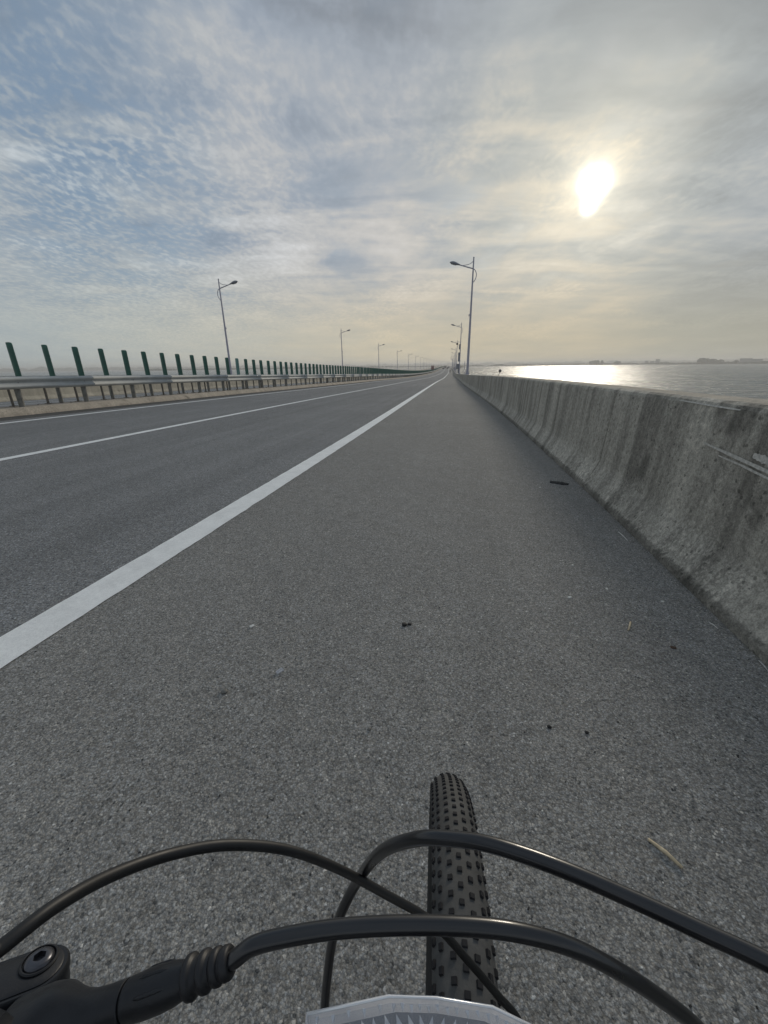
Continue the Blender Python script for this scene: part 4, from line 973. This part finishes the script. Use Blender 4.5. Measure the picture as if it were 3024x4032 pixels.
for r_ in range(3):
    for k in range(19):
        x = -0.0300 + 0.0046 * k + (0.0023 if r_ % 2 else 0)
        if x > 0.054: continue
        topz = interp(x, [q.x for q in fr], [q.z for q in fr]); yb = interp(x, [q.x for q in fr], [q.y for q in fr])
        sg = 1 if x < 0.016 else -1
        if pme is None:
            m_ = MB(); h = 0.0022     # leaning prism tooth: bright sloping face, tip to the front
            m_.add([(-h, -0.006, 0.0030), (h, -0.006, 0.0018), (h * 0.2, 0.0008, 0.0004), (-h, -0.006, -0.002), (h, -0.006, -0.002), (h * 0.2, 0.0006, -0.002)], [(0, 1, 2), (5, 4, 3), (0, 3, 4, 1), (1, 4, 5, 2), (2, 5, 3, 0)])
            o = m_.build('prism', M['prism'], None); pme = o.data
        else: o = inst('prism', pme)
        o.location = (x, yb - 0.0052 - 0.0040 * r_, topz - 0.0030 + 0.0004 * r_); o.rotation_euler = (rb.uniform(-0.12, 0.12), rb.uniform(-0.15, 0.15), 0.35 * sg + rb.uniform(-0.1, 0.1)); child_of(o, shell)
bpart(MB().tube(smoothpath([bc, (0.02, 0.0, 0.85), (0.014, 0.062, 0.808)], 6), [0.006] * 13, 10), 'reflector_bracket', M['blackplastic'])

# ------------------------------------------------------------------ litter on the shoulder
def lump(name, mb, mat, label, cat, s=None, smooth=False): return tag(mb.build(name, mat, None, smooth), label, cat)
def ridge(a, b, wid, hgt, seed, n=14):
    """flat torn strip from a to b lying on the road"""
    a, b = Vector(a), Vector(b); d = (b - a); L = d.length; d.normalize(); sd = Vector((d.y, -d.x, 0)); vs = []; fs = []
    for i in range(n + 1):
        t = i / n; wv_ = wid * (0.3 + 0.7 * math.sin(math.pi * min(1, t * 0.9 + 0.08)) ** 0.6) * (0.8 + 0.4 * mnoise.noise(Vector((t * 5, seed, 0))))
        for q, zz in ((-1, 0.0), (-0.7, 0.7), (0, 1.0), (0.7, 0.8), (1, 0.0)):
            vs.append(a + d * (L * t) + sd * (q * wv_ / 2) + Up * (hgt * zz * (0.75 + 0.5 * mnoise.noise(Vector((t * 9, q * 3, seed))))))
        if i:
            for j in range(4): fs.append(((i - 1) * 5 + j, (i - 1) * 5 + j + 1, i * 5 + j + 1, i * 5 + j))
    return MB().add(vs, fs)
lump('rubber_strip', ridge(pt(4.13, 0.94, 0.001), pt(4.06, 1.10, 0.001), 0.13, 0.016, 3, 22), M['black_scrap'], 'torn black rubber strip lying beside the parapet foot', 'rubber strip')
def stone(s, wd, r, mat, label, name='stone', cat='stone', sq=0.7, seed=0, group=None):
    mb = MB(); blob(mb, pt(s, wd, r * 0.3), r, r * sq, seed, ICO); o = mb.build(name, mat, None, True); tag(o, label, cat, group)
stone(1.476, -0.201, 0.013, M['black_scrap'], 'black crumb of tar on the shoulder, centre of the view', 'tar_crumb', 'tar crumb', 0.5, 3)
stone(1.485, -0.178, 0.009, M['black_scrap'], 'smaller black crumb touching the central tar crumb', 'tar_crumb', 'tar crumb', 0.5, 5)
stone(1.03, 0.326, 0.0065, M['black_scrap'], 'dark pebble right of the tyre, left one of two', 'pebble', 'pebble', 0.7, 7)
stone(1.03, 0.438, 0.006, M['black_scrap'], 'dark pebble right of the tyre, right one of two', 'pebble', 'pebble', 0.7, 9)
stone(0.915, -0.235, 0.006, M['post'], 'dull grey pebble left of and beyond the front tyre', 'pebble', 'pebble', 0.8, 11)
stone(0.97, -0.77, 0.012, M['post'], 'flat grey stone on the shoulder nearer the white line', 'pebble', 'pebble', 0.5, 13)
def stick(a, b, r, mat, label, name='stick', cat='stick'):
    a, b = Vector(a), Vector(b); m_ = (a + b) / 2 + Vector((0.002, 0.001, r * 0.5))
    return lump(name, MB().tube([a, m_, b], [r * 0.8, r, r * 0.7], 8), mat, label, cat, None, True)
stick(pt(0.735, 0.497, 0.003), pt(0.684, 0.548, 0.005), 0.0042, M['wood'], 'straw coloured wooden stick lying right of the front tyre')
stick(pt(1.685, 0.798, 0.003), pt(1.615, 0.764, 0.005), 0.0042, M['wood'], 'short pale stick in the middle of the shoulder near the wall')
stick(pt(2.816, 1.13, 0.004), pt(2.668, 1.135, 0.004), 0.0028, M['white'], 'long thin white stick lying in the gutter by the parapet')
stick(pt(1.745, 1.145, 0.004), pt(1.700, 1.155, 0.004), 0.0018, M['white'], 'short white stick close to the parapet foot at the right')
stick(pt(1.50, 1.19, 0.005), pt(1.44, 1.185, 0.005), 0.0015, M['white'], 'thin white sliver at the parapet foot by the right edge')
def chip(s, wd, r, mat, label, rz=0.3, name='paper_scrap', cat='scrap'):
    lump(name, MB().box(pt(s, wd, r * 0.25), (r * 1.7, r, r * 0.4), Matrix.Rotation(rz, 3, 'Z') @ Matrix.Rotation(0.2, 3, 'X'), bev=r * 0.12), mat, label, cat)
chip(1.976, 0.79, 0.010, M['white'], 'white scrap standing out on the asphalt, right one of the middle pair', 1.3)
chip(1.853, 0.58, 0.011, M['white'], 'white scrap on the asphalt, left one of the middle pair')
chip(2.227, 0.684, 0.009, M['white'], 'small white scrap farther up the shoulder behind the middle pair', 0.8)
chip(1.527, 0.902, 0.012, M['leafbrown'], 'curled brown leaf between the stick and the parapet', -0.4, 'dry_leaf', 'leaf')
chip(1.90, 1.02, 0.008, M['white'], 'tiny white scrap close to the parapet beyond the short white stick', 0.1)
chip(3.9, 0.80, 0.010, M['white'], 'white scrap just before the torn rubber strip', 0.5)
chip(1.34, -0.86, 0.012, M['white'], 'pale scrap on the shoulder near the white line', 0.9)
chip(1.10, -0.62, 0.016, M['clear'], 'flattened clear plastic shred left of the tyre', 0.9, 'plastic_shred', 'plastic shred')
# countless grit
rg = random.Random(12); 
def grit(name, mat, n, label, smin, smax, wf, rmin, rmax, cat='grit'):
    mb = MB()
    for i in range(n):
        s = smin * (smax / smin) ** rg.random(); wd = wf(); r = rg.uniform(rmin, rmax) * (1 + 0.15 * s); p = pt(s, wd, r * 0.3)
        R2 = Matrix.Rotation(rg.random() * 6.28, 3, 'Z'); a = rg.uniform(0.6, 1.8)
        mb.box(p, (r * a, r, r * 0.8), R2)
    tag(mb.build(name, mat), label, cat, kind='stuff')
grit('pale_grit', M['white'], 520, 'tiny pale grit scattered over the shoulder', 0.45, 9, lambda: rg.uniform(-1.7, 1.18), 0.0010, 0.0027)
grit('dark_grit', M['black_scrap'], 420, 'tiny dark grit scattered over the shoulder', 0.45, 9, lambda: rg.uniform(-1.7, 1.18), 0.0012, 0.003)
grit('gutter_grit', M['post'], 900, 'loose sandy grit gathered along the parapet foot', 0.8, 14, lambda: 1.205 - abs(rg.gauss(0, 0.018)), 0.0015, 0.0035)
grit('median_litter', M['leafbrown'], 200, 'dry leaves and crumbs along the median kerb top', 7, 60, lambda: rg.choice([-11.0, -11.1, -11.5]) + rg.gauss(0, 0.05), 0.004, 0.008, 'litter')
for o in col.objects:
    if o.name == 'median_litter': o.location.z += 0.155

# ------------------------------------------------------------------ haze
HZ_ON = True
if HZ_ON:
    hb = MB().box((0, 2500, (WZ - 1.0 + 30.0) / 2), (17000, 8000, 30.0 - (WZ - 1.0))); 
    hmat = bpy.data.materials.new('haze'); hmat.use_nodes = True; hn = NT(hmat.node_tree); hn.n.clear()
    pv = hn.node('ShaderNodeVolumePrincipled'); pv.inputs['Color'].default_value = (1.0, 0.975, 0.94, 1); pv.inputs['Density'].default_value = 0.00036; pv.inputs['Anisotropy'].default_value = 0.3
    ho = hn.node('ShaderNodeOutputMaterial'); hn.l.new(pv.outputs[0], ho.inputs['Volume'])
    tag(hb.build('haze', hmat), kind='stuff')
